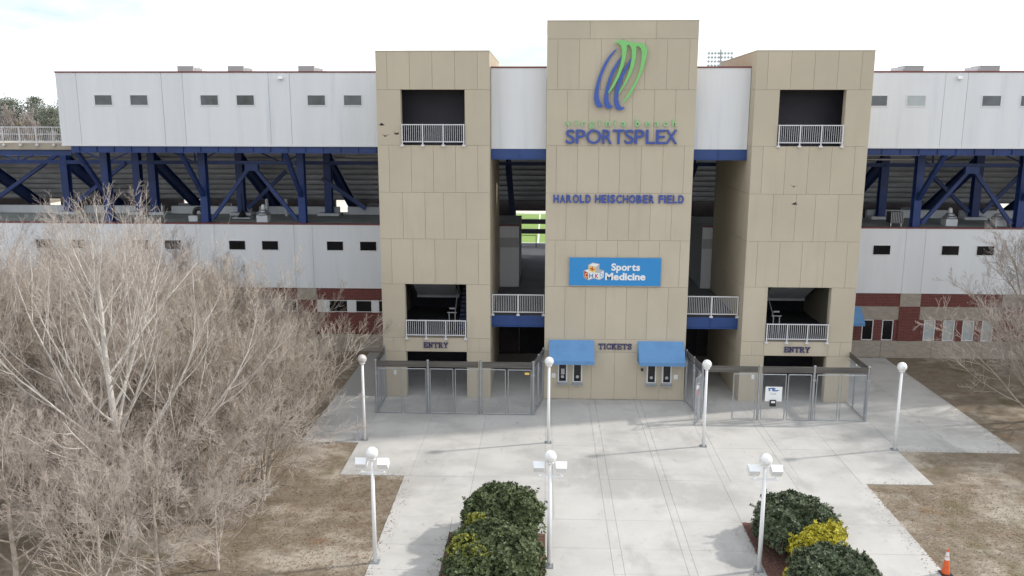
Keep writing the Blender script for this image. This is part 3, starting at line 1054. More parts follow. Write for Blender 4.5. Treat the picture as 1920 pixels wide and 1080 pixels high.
# long beams
q = MB()
q.box(-46, 54, 59.05, 59.25, 11.93, 12.18)
q.build('tie_beam', M['blue'], GS)
q = MB()
q.box(-29.0, -8.81, 54.4, 54.6, 13.02, 13.36)
q.box(16.5, 46, 54.4, 54.6, 13.02, 13.36)
q.build('edge_girder', M['blue'], GS)
# truss diagonals above the tie beam and chevron braces
for xa, xb in zip([-40.2, -33.8, -27.5, -21.35, 16.6, 22.95, 29.2], [-33.8, -27.5, -21.35, -15.15, 22.95, 29.2, 35.5]):
    xm = (xa + xb) / 2
    q = MB()
    q.bar((xa + 0.9, 59.15, 13.05), (xm - 0.2, 59.15, 12.15), 0.09, 0.09)
    q.bar((xb - 0.9, 59.15, 13.05), (xm + 0.2, 59.15, 12.15), 0.09, 0.09)
    q.bar((xm, 59.15, 13.1), (xm, 59.15, 12.18), 0.09, 0.09)
    q.build('truss_web', M['blue'], GS)
for (xl, xr) in ((-22.12, -15.72), (23.36, 29.76), (29.76, 36.16)):
    xm = (xl + xr) / 2
    ap = 12.05
    for s_, xb in ((-1, xl + 0.42), (1, xr - 0.42)):
        MB().bar((xm + s_ * 0.22, 54.75, ap - 0.15), (xb, 54.75, 8.62), 0.22, 0.22, (0, 1, 0)).build('chevron_brace', M['blue'], GS)
    MB().box(xm - 0.42, xm + 0.42, 54.6, 54.9, ap - 0.28, ap + 0.16).build('gusset', M['blueb'], GS)
    MB().box(xl + 0.3, xr - 0.3, 54.65, 54.85, ap + 0.165, ap + 0.34).build('strut', M['blue'], GS)
for (xa, za, xb, zb_, yy) in ((-34.1, 12.75, -39.9, 8.9, 59.45), (-29.3, 12.0, -33.5, 8.9, 59.0), (-18.0, 11.5, -20.8, 8.9, 59.0), (-15.5, 11.0, -12.5, 8.9, 59.0), (19.9, 11.0, 17.2, 8.9, 59.2), (26.0, 11.5, 28.8, 8.9, 59.2), (32.2, 11.8, 29.6, 8.9, 59.0)):
    MB().bar((xa, yy, za), (xb, yy, zb_), 0.24, 0.24, (0, 1, 0)).build('diagonal_brace', M['blue'], GS)
for (xa, xb, z, yy) in ((-13.5, -8.85, 13.0, 53.6), (-12.6, -8.85, 12.72, 53.9), (16.5, 22.8, 12.95, 53.6), (17.6, 22.6, 12.66, 53.9)):
    q = MB().tube((xa, yy, z), (xb, yy, z), 0.05, 8).tube((xa + 0.4, yy, z + 0.05), (xa + 0.4, yy, 13.39), 0.03, 6)
    q.build('pipe', M['palegrey'], GS)
# closure wall of the concourse below the last step, with openings towards the field
holes = [(-40.6, -39.6, 7.6, 8.75), (-29.4, -27.7, 7.6, 8.85), (-16.9, -15.5, 7.65, 9.0), (35.4, 37.0, 7.7, 8.7)]
q = MB()
segs = []
cur = -50.0
for (xa, xb, za, zb_) in sorted(holes) :
    if xa > -2.4 and cur < -2.4:
        q.box(cur, -2.35, 68.3, 68.5, 4.42, 9.4)
        q.box(-2.35, 9.9, 68.3, 68.5, 7.86, 9.4)
        cur = 9.9
    q.box(cur, xa, 68.3, 68.5, 4.42, 9.4)
    q.box(xa, xb, 68.3, 68.5, 4.42, za)
    q.box(xa, xb, 68.3, 68.5, zb_, 9.4)
    cur = xb
q.box(cur, 60, 68.3, 68.5, 4.42, 9.4)
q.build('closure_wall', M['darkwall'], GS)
q = MB()
q.box(-2.6, 10.2, 71.8, 72.0, 6.38, 6.78)
q.box(-2.6, 10.2, 71.8, 72.0, 5.55, 5.95)
q.build('cross_beam', M['dark'], GS)
q = MB()
q.box(-2.6, 10.2, 72.02, 72.3, 4.3, 4.72)
q.build('kerb_wall', M['pad'], GS)
q = MB()
q.tube((-2.25, 71.2, 4.42), (-2.25, 71.2, 5.5), 0.03, 6).tube((-0.75, 71.2, 4.42), (-0.75, 71.2, 5.5), 0.03, 6).tube((-2.25, 71.2, 5.5), (-0.75, 71.2, 5.5), 0.03, 6)
q.build('barrier', M['black'], GS)
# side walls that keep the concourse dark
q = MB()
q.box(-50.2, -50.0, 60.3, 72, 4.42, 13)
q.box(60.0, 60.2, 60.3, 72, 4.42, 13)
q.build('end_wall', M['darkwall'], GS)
# hanging section signs under the stand
for i, (x, z) in enumerate(((-40.9, 8.25), (-29.0, 8.2), (-25.7, 8.2), (-13.7, 8.22), (28.2, 8.15), (34.6, 8.2))):
    lab = ['grey hanging sign at the far left under the grandstand', 'grey hanging sign beside the bright gap, second column left', 'grey hanging sign under the stand between two blue columns, left', 'grey hanging sign under the stand nearest the left stair tower',
           'grey hanging sign under the stand, right of the towers', 'grey hanging sign at the right edge under the grandstand'][i]
    T = thing('hanging_sign', lab, 'sign', (x, 67.6, z), 'hanging signs under the stand')
    MB().box(x - 0.5, x + 0.5, 67.58, 67.63, z - 0.19, z + 0.19).build('board', M['palegrey'], T)
    q = MB()
    for u in (-0.3, 0.05, 0.3):
        q.box(x + u - 0.08, x + u + 0.08, 67.565, 67.577, z - 0.06, z + 0.05)
    q.build('print', M['grey'], T)
    MB().box(x - 0.42, x - 0.39, 67.59, 67.62, z + 0.191, z + 0.55).box(x + 0.39, x + 0.42, 67.59, 67.62, z + 0.191, z + 0.55).build('hanger', M['black'], T)

# raised walkway at the left end with railing
WK = thing('walkway', 'raised walkway with white railing at the left end', 'walkway', (-38, 54, 13.1))
MB().box(-50, -29.8, 53.2, 57.0, 13.12, 13.52).build('slab', M['beige'], WK)
MB().box(-50, -30.0, 53.5, 53.6, 12.80, 13.118).box(-50, -30.0, 53.4, 53.75, 12.76, 12.798).build('edge_beam', M['blueb'], WK)
railing(WK, -48.0, -29.75, 53.12, 13.62, 14.54, 18, 150, mid=14.06, foot=0.16)
kb = MB().box(-31.4, -30.6, 55.2, 56.4, 13.52, 14.3)
tag(kb.build('equipment_box', M['blueb']), 'blue equipment box behind the walkway railing', 'box')


# ------------------------------------------------------------------ rooftop equipment
def hvac(x, y, w, label, flip):
    T = thing('rooftop_unit', label, 'air conditioner', (x, y, 17.79), 'rooftop air conditioners')
    MB().box(x - w / 2, x + w / 2, y, y + 1.2, 17.90, 18.37).build('casing', M['hvac'], T)
    MB().box(x - w / 2 + 0.06, x + w / 2 - 0.06, y - 0.03, y - 0.002, 17.93, 18.355).build('grille', M['grille'], T)
    MB().box(x - w / 2 - 0.01, x + w / 2 + 0.01, y - 0.035, y + 1.21, 18.372, 18.385).build('lid', M['hvac'], T)
    MB().box(x - w / 2 + 0.1, x + w / 2 - 0.1, y + 0.1, y + 1.1, 17.79, 17.898).build('base', M['black'], T)
    s_ = -1 if flip else 1
    xa, xb = sorted((x + s_ * (w / 2 + 0.003), x + s_ * (w / 2 + 0.5)))
    MB().hexa([(xa, y + 0.2, 17.82), (xb, y + 0.2, 17.82), (xb, y + 1, 17.82), (xa, y + 1, 17.82), (xa, y + 0.2, 18.28), (xb, y + 0.2, 18.22), (xb, y + 1, 18.22), (xa, y + 1, 18.28)]).build('duct', M['frame'], T)


hvac(-23.35, 56, 1.05, 'leftmost low rooftop unit on the left white box', False)
hvac(-20.05, 56, 1.05, 'rooftop unit between the other two on the left white box', False)
hvac(-15.45, 56, 1.05, 'rooftop unit on the left white box nearest the towers', False)
hvac(23.0, 56, 1.15, 'rooftop unit on the right white box nearest the towers', True)
hvac(27.65, 56, 1.2, 'rightmost rooftop unit on the right white box', True)


def exhaust_fan(x, y, label, cone=True):
    T = thing('exhaust_fan', label, 'roof vent', (x, y, 8.4), 'exhaust fans on the lower roofs')
    MB().box(x - 0.36, x + 0.36, y - 0.36, y + 0.36, 8.402, 8.84).build('curb', M['pad'], T)
    MB().lathe((x, y, 8.84), [(0.42, 0.002), (0.46, 0.10), (0.40, 0.14), (0.28, 0.24), (0.30, 0.30), (0.12, 0.36)], 18).build('hood', M['galv'], T, smooth=True)
    if cone:
        MB().lathe((x, y, 9.20), [(0.16, 0.002), (0.11, 0.30), (0.06, 0.34)], 12).build('stack', M['frame'], T, smooth=True)


exhaust_fan(-18.55, 55.4, 'silver exhaust fan on a white curb on the left lower roof')
exhaust_fan(25.95, 55.7, 'silver exhaust fan with pointed stack, right lower roof')
exhaust_fan(29.05, 55.7, 'low domed exhaust fan at the right edge of the lower roof', False)
T = thing('gooseneck_vent', 'dark gooseneck vent on a white curb, left lower roof', 'roof vent', (-23.2, 55.5, 8.4))
MB().box(-23.5, -22.9, 55.2, 55.8, 8.402, 8.78).build('curb', M['pad'], T)
q = MB()
pts = [Vector((-23.2 + 0.28 - 0.28 * math.cos(a), 55.5, 8.95 + 0.28 * math.sin(a))) for a in np.linspace(0, math.pi, 8)]
q.tube((-23.2, 55.5, 8.782), pts[0], 0.14, 10)
for a, b_ in zip(pts[:-1], pts[1:]):
    q.tube(a, b_, 0.14, 10)
q.build('pipe', M['black'], T)
T = thing('cone_vent', 'thin vent pipe on a dark cone flashing, left lower roof', 'roof vent', (-20.6, 57.2, 8.4))
MB().box(-21.2, -20.0, 56.9, 57.5, 8.402, 8.48).build('pad', M['pad'], T)
MB().lathe((-20.6, 57.2, 8.482), [(0.36, 0), (0.10, 0.42), (0.05, 0.50), (0.05, 1.6)], 12).build('cone', M['black'], T)
for i, x in enumerate((-19.35, -18.0)):
    q = MB().tube((x, 58.6, 8.402), (x, 58.6, 9.55), 0.11, 10).lathe((x, 58.6, 9.552), [(0.12, 0), (0.10, 0.05)], 10)
    tag(q.build('vent_pipe', M['pad']), ['upright white vent pipe left of the silver exhaust fan', 'upright white vent pipe right of the silver exhaust fan'][i], 'vent pipe', 'white vent pipes')
T = thing('condenser', 'grey caged condenser beside a blue column on the right lower roof', 'condenser', (22.3, 55.2, 8.4))
MB().box(21.9, 22.7, 54.9, 55.6, 8.62, 9.32).build('casing', M['black'], T)
for k in range(8):
    xx = 21.93 + 0.105 * k
    box_piece('slat', xx, xx + 0.035, 54.86, 54.898, 8.62, 9.32, M['galv'], T)
for xx in (21.95, 22.6):
    box_piece('leg', xx, xx + 0.06, 54.95, 55.01, 8.402, 8.618, M['frame'], T)

# stadium floodlight mast far behind the field
T = thing('floodlight_mast', 'far stadium floodlight mast seen over the right white block', 'floodlight', (27.35, 140, 0))
MB().tube((27.35, 140, 0), (27.35, 140, 25.95), 0.28, 10, 0.12).build('mast', M['palegrey'], T)
me = None
q = MB()
for r_ in range(5):
    q.box(25.25, 29.15, 140.1, 140.16, 25.40 - 0.62 * r_, 25.44 - 0.62 * r_)
q.build('crossarm', M['palegrey'], T)
for r_ in range(5):
    for c in range(8):
        lx, lz = 25.47 + 0.51 * c, 25.33 - 0.62 * r_
        q = MB().lathe((0, 0, 0), [(0.10, 0), (0.20, 0.16), (0.21, 0.22)], 10)
        if me is None:
            me = bpy.data.meshes.new('lamp_head')
            vv = [(x, -z * 0.9, y) for x, y, z in q.v]
            me.from_pydata(vv, [], q.f)
            me.materials.append(M['galv'])
        o = bpy.data.objects.new('lamp_head', me)
        o.location = Vector((lx, 140.05, lz)) - WL[T]
        link(o, T)


# ------------------------------------------------------------------ lettering
def glyph_mesh(ch, bold=0.0, depth=0.04):
    key = ('glyph', ch, bold, depth)
    if key in _cache:
        return _cache[key]
    cu = bpy.data.curves.new('glyph', 'FONT')
    cu.body = ch
    cu.size = 1.0
    cu.offset = bold
    cu.extrude = depth
    cu.resolution_u = 5
    o = bpy.data.objects.new('glyph', cu)
    COL.objects.link(o)
    dg = bpy.context.evaluated_depsgraph_get()
    me = bpy.data.meshes.new_from_object(o.evaluated_get(dg))
    V = np.zeros(len(me.vertices) * 3, dtype=np.float32)
    me.vertices.foreach_get('co', V)
    V = V.reshape(-1, 3)
    F = [tuple(p.vertices) for p in me.polygons]
    bpy.data.objects.remove(o)
    bpy.data.curves.remove(cu)
    bpy.data.meshes.remove(me)
    _cache[key] = (V, F)
    return V, F


def put_glyph(name, ch, x0, x1, z0, z1, yfront, yback, material, parent, bold=0.0):
    """one letter stretched to its box on the wall"""
    V, F = glyph_mesh(ch, bold)
    lo, hi = V.min(0), V.max(0)
    X = x0 + (V[:, 0] - lo[0]) / max(hi[0] - lo[0], 1e-5) * (x1 - x0)
    Z = z0 + (V[:, 1] - lo[1]) / max(hi[1] - lo[1], 1e-5) * (z1 - z0)
    Y = np.where(V[:, 2] > 0, yfront, yback)
    off = WL[parent]
    me = bpy.data.meshes.new(name)
    me.from_pydata([(x - off.x, y - off.y, z - off.z) for x, y, z in zip(X, Y, Z)], [], F)
    me.materials.append(material)
    me.update()
    o = bpy.data.objects.new(name, me)
    link(o, parent)
    WL[o] = off.copy()
    return o


def layout(text, bold=0.0, space=0.30, track=0.06):
    """natural x extents of each letter for a line of unit-size text, with vertical extents"""
    x = 0.0
    out = []
    for ch in text:
        if ch == ' ':
            x += space
            continue
        V, F = glyph_mesh(ch, bold)
        lo, hi = V.min(0), V.max(0)
        w = hi[0] - lo[0]
        out.append((ch, x, x + w, lo[1], hi[1]))
        x += w + track
    return out, x - track


def line_of_letters(text, x0, x1, z0, cap, yf, yb, material, parent, bold=0.0, space=0.3, track=0.06, name='letter'):
    lay, wtot = layout(text, bold, space, track)
    s = (x1 - x0) / wtot
    Vc, _ = glyph_mesh('E' if text.isupper() else 'M', bold)
    cz = cap / (Vc[:, 1].max() - Vc[:, 1].min())
    for ch, a, b_, lo, hi in lay:
        put_glyph(name, ch, x0 + a * s, x0 + b_ * s, z0 + lo * cz, z0 + hi * cz, yf, yb, material, parent, bold)


# SPORTSPLEX: each letter fitted to its own place on the wall
T = thing('wall_lettering', 'largest royal blue capitals, directly below the green lowercase words', 'sign', (3.9, YF, 13.8), 'raised letters on the centre tower')
def px2x(px, z):
    return (px - 1022.4 + (z - 13.7) * 0.55) / 35.05 - 0.005
for ch, a, b_ in zip('SPORTSPLEX', (125, 278, 430, 672, 825, 1003, 1152, 1320, 1470, 1606), (260, 418, 655, 817, 1002, 1137, 1297, 1455, 1606, 1787)):
    xa, xb = 1.02 + (a - 125) * 5.72 / 1662, 1.02 + (b_ - 125) * 5.72 / 1662
    put_glyph('letter', ch, xa, xb, 13.80, 14.53, YF - 0.13, YF - 0.03, M['letter'], T, 0.010)
T = thing('wall_lettering', 'pale green spaced lowercase words above the large blue capitals', 'sign', (3.9, YF, 14.65), 'raised letters on the centre tower')
for ch, c in zip('virginiabeach', (160, 275, 385, 512, 628, 750, 855, 985, 1190, 1340, 1475, 1602, 1735)):
    V, _ = glyph_mesh(ch, 0.016)
    lo, hi = V.min(0), V.max(0)
    s = 0.50
    xc = 1.02 + (c - 125) * 5.72 / 1662
    w = (hi[0] - lo[0]) * s
    put_glyph('letter', ch, xc - w / 2, xc + w / 2, 14.70 + lo[1] * s, 14.70 + hi[1] * s, YF - 0.10, YF - 0.02, M['green'], T, 0.016)
T = thing('wall_lettering', 'single row of blue capitals midway between emblem and blue panel sign', 'sign', (3.9, YF, 10.75), 'raised letters on the centre tower')
ADV = dict(H=0.72, A=0.72, R=0.72, O=0.78, L=0.61, D=0.72, E=0.66, I=0.30, S=0.67, C=0.72, B=0.72, F=0.61)
_txt = 'HAROLD HEISCHOBER FIELD'
_tot = sum(ADV.get(c, 0.36) for c in _txt) - 0.12
_k = (7.20 - 0.42) / _tot
_x = 0.42
for ch in _txt:
    if ch != ' ':
        put_glyph('letter', ch, _x, _x + (ADV[ch] - 0.12) * _k, 10.75 if ch not in 'OSC' else 10.742, 11.18 if ch not in 'OSC' else 11.188, YF - 0.09, YF - 0.02, M['letter'], T, 0.03)
    _x += ADV.get(ch, 0.36) * _k

# slab-serif words built from strokes
SLAB = {
    'E': [[(0.12, 0), (0.12, 1)], [(0, 0.0), (0.72, 0.0)], [(0, 1), (0.70, 1)], [(0.12, 0.5), (0.5, 0.5)], [(0.70, 0.0), (0.70, 0.26)], [(0.68, 1), (0.68, 0.76)], [(0.5, 0.4), (0.5, 0.6)]],
    'N': [[(0.14, 0), (0.14, 1)], [(0.66, 0), (0.66, 1)], [(0.10, 1), (0.68, 0)], [(0, 0), (0.30, 0)], [(0, 1), (0.24, 1)], [(0.50, 1), (0.82, 1)]],
    'T': [[(0.38, 0), (0.38, 1)], [(0, 1), (0.76, 1)], [(0.22, 0), (0.54, 0)], [(0.02, 1), (0.02, 0.74)], [(0.74, 1), (0.74, 0.74)]],
    'R': [[(0.14, 0), (0.14, 1)], [(0, 0), (0.30, 0)], [(0, 1), (0.46, 1), (0.60, 0.92), (0.64, 0.76), (0.58, 0.58), (0.44, 0.50), (0.14, 0.50)], [(0.42, 0.50), (0.66, 0.0)], [(0.58, 0), (0.80, 0)]],
    'Y': [[(0.40, 0), (0.40, 0.45)], [(0.10, 1), (0.40, 0.43)], [(0.70, 1), (0.40, 0.43)], [(0.25, 0), (0.55, 0)], [(-0.02, 1), (0.24, 1)], [(0.56, 1), (0.82, 1)]],
    'I': [[(0.16, 0), (0.16, 1)], [(0, 0), (0.32, 0)], [(0, 1), (0.32, 1)]],
    'C': [[(0.70, 0.70), (0.58, 0.92), (0.40, 1.0), (0.20, 0.92), (0.08, 0.70), (0.06, 0.5), (0.08, 0.28), (0.20, 0.08), (0.40, 0.0), (0.58, 0.06), (0.72, 0.26)], [(0.71, 1.0), (0.71, 0.68)]],
    'K': [[(0.14, 0), (0.14, 1)], [(0, 0), (0.30, 0)], [(0, 1), (0.30, 1)], [(0.14, 0.42), (0.64, 1)], [(0.32, 0.60), (0.66, 0)], [(0.54, 0), (0.80, 0)], [(0.50, 1), (0.76, 1)]],
    'S': [[(0.58, 0.72), (0.54, 0.90), (0.34, 1.0), (0.14, 0.93), (0.07, 0.76), (0.14, 0.60), (0.46, 0.44), (0.58, 0.26), (0.52, 0.08), (0.32, 0.0), (0.12, 0.08), (0.05, 0.26)], [(0.60, 1.0), (0.60, 0.70)], [(0.04, 0.0), (0.04, 0.30)]],
}
SLABW = {'E': 0.76, 'N': 0.84, 'T': 0.78, 'R': 0.82, 'Y': 0.82, 'I': 0.34, 'C': 0.76, 'K': 0.82, 'S': 0.64}


def slab_word(word, x0, x1, z0, h, material, label, grp):
    T = thing('wall_lettering', label, 'sign', ((x0 + x1) / 2, YF, z0), grp)
    tot = sum(SLABW[c] for c in word) + 0.13 * (len(word) - 1)
    s = (x1 - x0) / tot
    x = x0
    for ch in word:
        q = MB()
        for i, st in enumerate(SLAB[ch]):
            w = 0.17 if i == 0 or len(st) == 2 and st[0][0] != st[1][0] and st[0][1] != st[1][1] else 0.12
            for j, (a, b_) in enumerate(zip(st[:-1], st[1:])):
                pa = Vector((x + a[0] * s, 0, z0 + a[1] * h))
                pb = Vector((x + b_[0] * s, 0, z0 + b_[1] * h))
                d = (pb - pa)
                n = Vector((-d.z, 0, d.x)).normalized() * (w * h / 2)
                e = d.normalized() * 0.012
                yf = YF - 0.075 - 0.0023 * (i * 2 + j % 2)
                q.prism_xz([((pa - e - n).x, (pa - e - n).z), ((pb + e - n).x, (pb + e - n).z), ((pb + e + n).x, (pb + e + n).z), ((pa - e + n).x, (pa - e + n).z)], yf, YF - 0.012 - 0.0011 * i)
        q.build('letter', material, T, fixn=True)
        x += (SLABW[ch] + 0.13) * s
    return T


slab_word('ENTRY', -6.55, -5.22, 2.83, 0.27, M['navy'], 'navy slab serif word ENTRY over the left doorway', 'entry words')
slab_word('ENTRY', 12.88, 14.24, 2.81, 0.27, M['navy'], 'navy slab serif word ENTRY over the right doorway', 'entry words')
slab_word('TICKETS', 2.95, 4.72, 2.86, 0.28, M['navy'], 'navy slab serif word TICKETS between the two blue awnings', None)

# emblem of blue and green crescents
E_Z = lambda y: 19.03 - (65 + y / 7.2 - 72.5) / 35.6 * 1.0
def e_pt(p):
    x, y = p
    z = 19.03 + (72.5 - (65 + y / 7.2)) * (19.03 - 16.53) / 95.0
    px = 1100 + x / 7.2
    return (0.02 + (px - 1026.5) / 37.55, z)


EMB = {
    'blue': [[(430, 180), (380, 215), (320, 280), (260, 370), (205, 490), (160, 620), (130, 760), (122, 860), (140, 940), (170, 978), (215, 982), (250, 962), (215, 925), (190, 860), (182, 780), (197, 660), (228, 540), (278, 420), (332, 318), (388, 240)],
             [(486, 285), (425, 365), (362, 470), (312, 600), (277, 730), (258, 860), (262, 930), (290, 990), (340, 1004), (388, 968), (345, 945), (322, 880), (318, 800), (332, 700), (355, 610), (400, 490), (455, 390)],
             [(618, 310), (560, 400), (492, 520), (442, 630), (408, 740), (395, 860), (405, 940), (430, 1005), (480, 1025), (522, 1008), (552, 975), (502, 980), (467, 930), (453, 860), (457, 790), (474, 700), (505, 600), (552, 490), (602, 385)]],
    'green': [[(376, 128), (408, 92), (475, 72), (560, 92), (552, 200), (540, 310), (505, 445), (455, 575), (395, 690), (320, 795), (316, 770), (368, 670), (428, 545), (468, 420), (490, 300), (490, 215), (474, 155), (445, 120), (408, 114)],
              [(538, 146), (560, 92), (660, 112), (682, 170), (678, 310), (655, 430), (612, 545), (560, 645), (505, 738), (455, 805), (458, 775), (508, 688), (557, 580), (600, 455), (622, 330), (622, 215), (604, 160), (575, 136)],
              [(672, 168), (660, 112), (770, 118), (812, 160), (828, 215), (820, 305), (792, 430), (742, 560), (684, 690), (622, 802), (545, 900), (508, 918), (572, 820), (642, 700), (702, 580), (742, 450), (757, 330), (758, 240), (740, 182), (706, 154)]]}
T = thing('wall_emblem', 'tall emblem of three blue and three green crescents on the centre tower', 'emblem', (4.0, YF, 17))
for ci, cname in enumerate(('blue', 'green')):
    for i, poly in enumerate(EMB[cname]):
        q = MB()
        yf = YF - (0.17 if cname == 'blue' else 0.23) - 0.004 * i
        q.prism_xz([e_pt(p) for p in poly], yf, yf + 0.09)
        o = q.build('crescent', M['emblue' if cname == 'blue' else 'emgreen'], T, fixn=True)
        o['label'] = '%s crescent of the emblem' % cname
q = MB()
for (x, y) in ((200, 900), (330, 900), (440, 900), (500, 110), (620, 130), (780, 180)):
    a = e_pt((x, y))
    q.tube((a[0], YF - 0.1, a[1]), (a[0], YF - 0.002, a[1]), 0.03, 6)
q.build('standoff', M['galv'], T)

# blue panel sign
SG = thing('panel_sign', 'bright blue panel sign with white words and toy block logo', 'sign', (3.9, YF, 7.1))
SX0, SX1, SZ0, SZ1 = 1.30, 6.14, 6.36, 7.86
def s_pt(p):
    return (SX0 + (p[0] - 75) / (1828 - 75) * (SX1 - SX0), SZ1 - (p[1] - 62) / (585 - 62) * (SZ1 - SZ0))
MB().box(SX0, SX1, YF - 0.10, YF - 0.002, SZ0, SZ1).build('board', M['board'], SG)
q = MB().box(SX0 - 0.025, SX0 - 0.001, YF - 0.11, YF - 0.002, SZ0 - 0.025, SZ1 + 0.025).box(SX1 + 0.001, SX1 + 0.025, YF - 0.11, YF - 0.002, SZ0 - 0.025, SZ1 + 0.025)
q.box(SX0, SX1, YF - 0.11, YF - 0.002, SZ1 + 0.001, SZ1 + 0.025).box(SX0, SX1, YF - 0.11, YF - 0.002, SZ0 - 0.025, SZ0 - 0.001)
q.build('frame', M['galv'], SG)
yl = YF - 0.104
for word, xa, xb, base, cap in (('Sports', 882, 1430, 296, 296 - 165), ('Medicine', 768, 1538, 474, 474 - 342)):
    p0, p1 = s_pt((xa, base)), s_pt((xb, base - cap))
    lay, wt = layout(word, 0.035, 0.3, 0.03)
    sc = (p1[0] - p0[0]) / wt
    Vc, _ = glyph_mesh(word[0], 0.035)
    zs = (p1[1] - p0[1]) / (Vc[:, 1].max() - max(0, Vc[:, 1].min()))
    for ch, a, b_, lo, hi in lay:
        put_glyph('letter', ch, p0[0] + a * sc, p0[0] + b_ * sc, p0[1] + lo * zs, p0[1] + hi * zs, yl - 0.004, yl + 0.002, M['signwhite'], SG, 0.035)
def flat(pts, lay_, m, nm='block_face'):
    return MB().prism_xz([s_pt(p) for p in pts], yl - 0.0015 * lay_, yl + 0.002 - 0.0004 * lay_).build(nm, m, SG, fixn=True)
flat([(350, 318), (440, 268), (436, 198), (520, 152), (655, 178), (652, 280), (745, 300), (742, 432), (655, 482), (545, 452), (440, 490), (355, 432)], 1, M['palegrey'], 'logo_outline')
flat([(362, 302), (455, 280), (540, 330), (440, 345)], 2, M['signwhite'])
flat([(362, 306), (438, 348), (438, 474), (364, 424)], 2, M['red'])
flat([(442, 348), (545, 335), (545, 440), (442, 472)], 2, M['signwhite'])
flat([(550, 338), (655, 350), (654, 470), (552, 436)], 2, M['signwhite'])
flat([(658, 350), (735, 306), (731, 424), (658, 468)], 2, M['signwhite'])
flat([(560, 330), (640, 284), (730, 300), (655, 346)], 2, M['palegrey'])
flat([(448, 215), (582, 240), (576, 338), (452, 312)], 3, M['yellow'])
flat([(450, 208), (522, 164), (645, 186), (584, 234)], 3, M['signwhite'])
flat([(588, 238), (646, 192), (642, 282), (582, 336)], 3, M['palegrey'])
flat([(506, 228), (526, 232), (523, 316), (503, 312)], 4, M['red'], 'block_cross')
flat([(470, 256), (560, 274), (558, 294), (468, 276)], 5, M['red'], 'block_cross')
for ch, m_, (a, b_, c, d) in (('C', M['yellow'], (375, 430, 435, 352)), ('H', M['swblue'], (460, 530, 440, 362)), ('K', M['red'], (575, 640, 445, 365)), ('D', M['skyblue'], (668, 724, 430, 345))):
    p0, p1 = s_pt((a, c)), s_pt((b_, d))
    put_glyph('block_letter', ch, p0[0], p1[0], p0[1], p1[1], yl - 0.0085, yl - 0.001, m_, SG, 0.03)

# ------------------------------------------------------------------ entry fences of chain link
def chain(q, p0, p1, z0, z1, pitch=0.085, r=0.0025):
    """woven diagonal wires between two ground points"""
    a = Vector((p0[0], p0[1], 0))
    d = Vector((p1[0] - p0[0], p1[1] - p0[1], 0))
    Lh = d.length
    d.normalize()
    n = Vector((-d.y, d.x, 0))
    H = z1 - z0
    for sgn in (1, -1):
        c = -H
        while c < Lh:
            u0, u1 = max(0, c), min(Lh, c + H)
            if u1 - u0 > 0.02:
                if sgn > 0:
                    za, zb_ = z0 + (u0 - c), z0 + (u1 - c)
                else:
                    za, zb_ = z1 - (u0 - c), z1 - (u1 - c)
                A = a + d * u0 + Vector((0, 0, za)) + n * (0.004 * sgn)
                B = a + d * u1 + Vector((0, 0, zb_)) + n * (0.004 * sgn)
                k = len(q.v)
                dd = (B - A).normalized()
                s1 = n * r
                s2 = dd.cross(n).normalized() * r
                for P in (A, B):
                    q.v += [tuple(P + s1), tuple(P - s1 * 0.5 + s2 * 0.87), tuple(P - s1 * 0.5 - s2 * 0.87)]
                q.f += [(k, k + 1, k + 4, k + 3), (k + 1, k + 2, k + 5, k + 4), (k + 2, k, k + 3, k + 5)]
            c += pitch
    return q


def gate_leaf(T, p0, p1, z0=0.06, z1=2.42, name='gate', mid=False):
    q = MB()
    P0, P1 = Vector((p0[0], p0[1], 0)), Vector((p1[0], p1[1], 0))
    up = lambda P, z: (P.x, P.y, z)
    rr = 0.028
    q.tube(up(P0, z0), up(P0, z1), rr, 8).tube(up(P1, z0), up(P1, z1), rr, 8)
    q.tube(up(P0, z1), up(P1, z1), rr, 8).tube(up(P0, z0), up(P1, z0), rr, 8)
    if mid:
        q.tube(up(P0, z1 - 0.55), up(P1, z1 - 0.25), 0.022, 6)
    g = q.build(name, M['galv'], T, smooth=False)
    c = MB()
    chain(c, p0, p1, z0 + 0.02, z1 - 0.02)
    c.build('chain_mesh', M['galvd'], g)
    return g


def fpost(T, x, y, h=2.86, r=0.065):
    q = MB().tube((x, y, 0.0), (x, y, h), r, 10).lathe((x, y, h), [(r + 0.012, 0.001), (r + 0.008, 0.03), (0.01, 0.06)], 10)
    for z in (0.35, 2.15):
        q.tube((x - 0.09, y - 0.02, z), (x + 0.09, y - 0.02, z), 0.035, 8)
    return q.build('post', M['galv'], T)


def header(T, p0, p1, z0=2.52, z1=2.84, th=0.05):
    return MB().bar((p0[0], p0[1], (z0 + z1) / 2), (p1[0], p1[1], (z0 + z1) / 2), th, z1 - z0).build('header_board', M['header'], T)


FY = 42.1
LF = thing('entry_fence', 'galvanised chain link entry fence with gates before the left tower', 'fence', (-4.6, FY, 0), 'chain link entry fences')
for x in (-8.68, -5.97, -3.26, -0.54):
    fpost(LF, x, FY)
fpost(LF, -8.68, 44.72, 2.86, 0.04)
fpost(LF, -0.04, 44.72, 2.86, 0.04)
fpost(LF, -0.29, 43.4, 2.86, 0.04)
for a, b_ in ((-8.56, -7.36), (-7.24, -6.08), (-5.86, -4.68), (-4.56, -3.38), (-3.12, -1.97), (-1.83, -0.65)):
    gate_leaf(LF, (a, FY), (b_, FY))
gate_leaf(LF, (-0.50, 42.2), (-0.31, 43.32), name='fence_panel')
gate_leaf(LF, (-0.27, 43.48), (-0.06, 44.66), name='fence_panel')
gate_leaf(LF, (-8.68, 42.2), (-8.68, 43.40), name='fence_panel')
gate_leaf(LF, (-8.68, 43.45), (-8.68, 44.66), name='fence_panel')
header(LF, (-8.62, FY - 0.02), (-3.36, FY - 0.02))
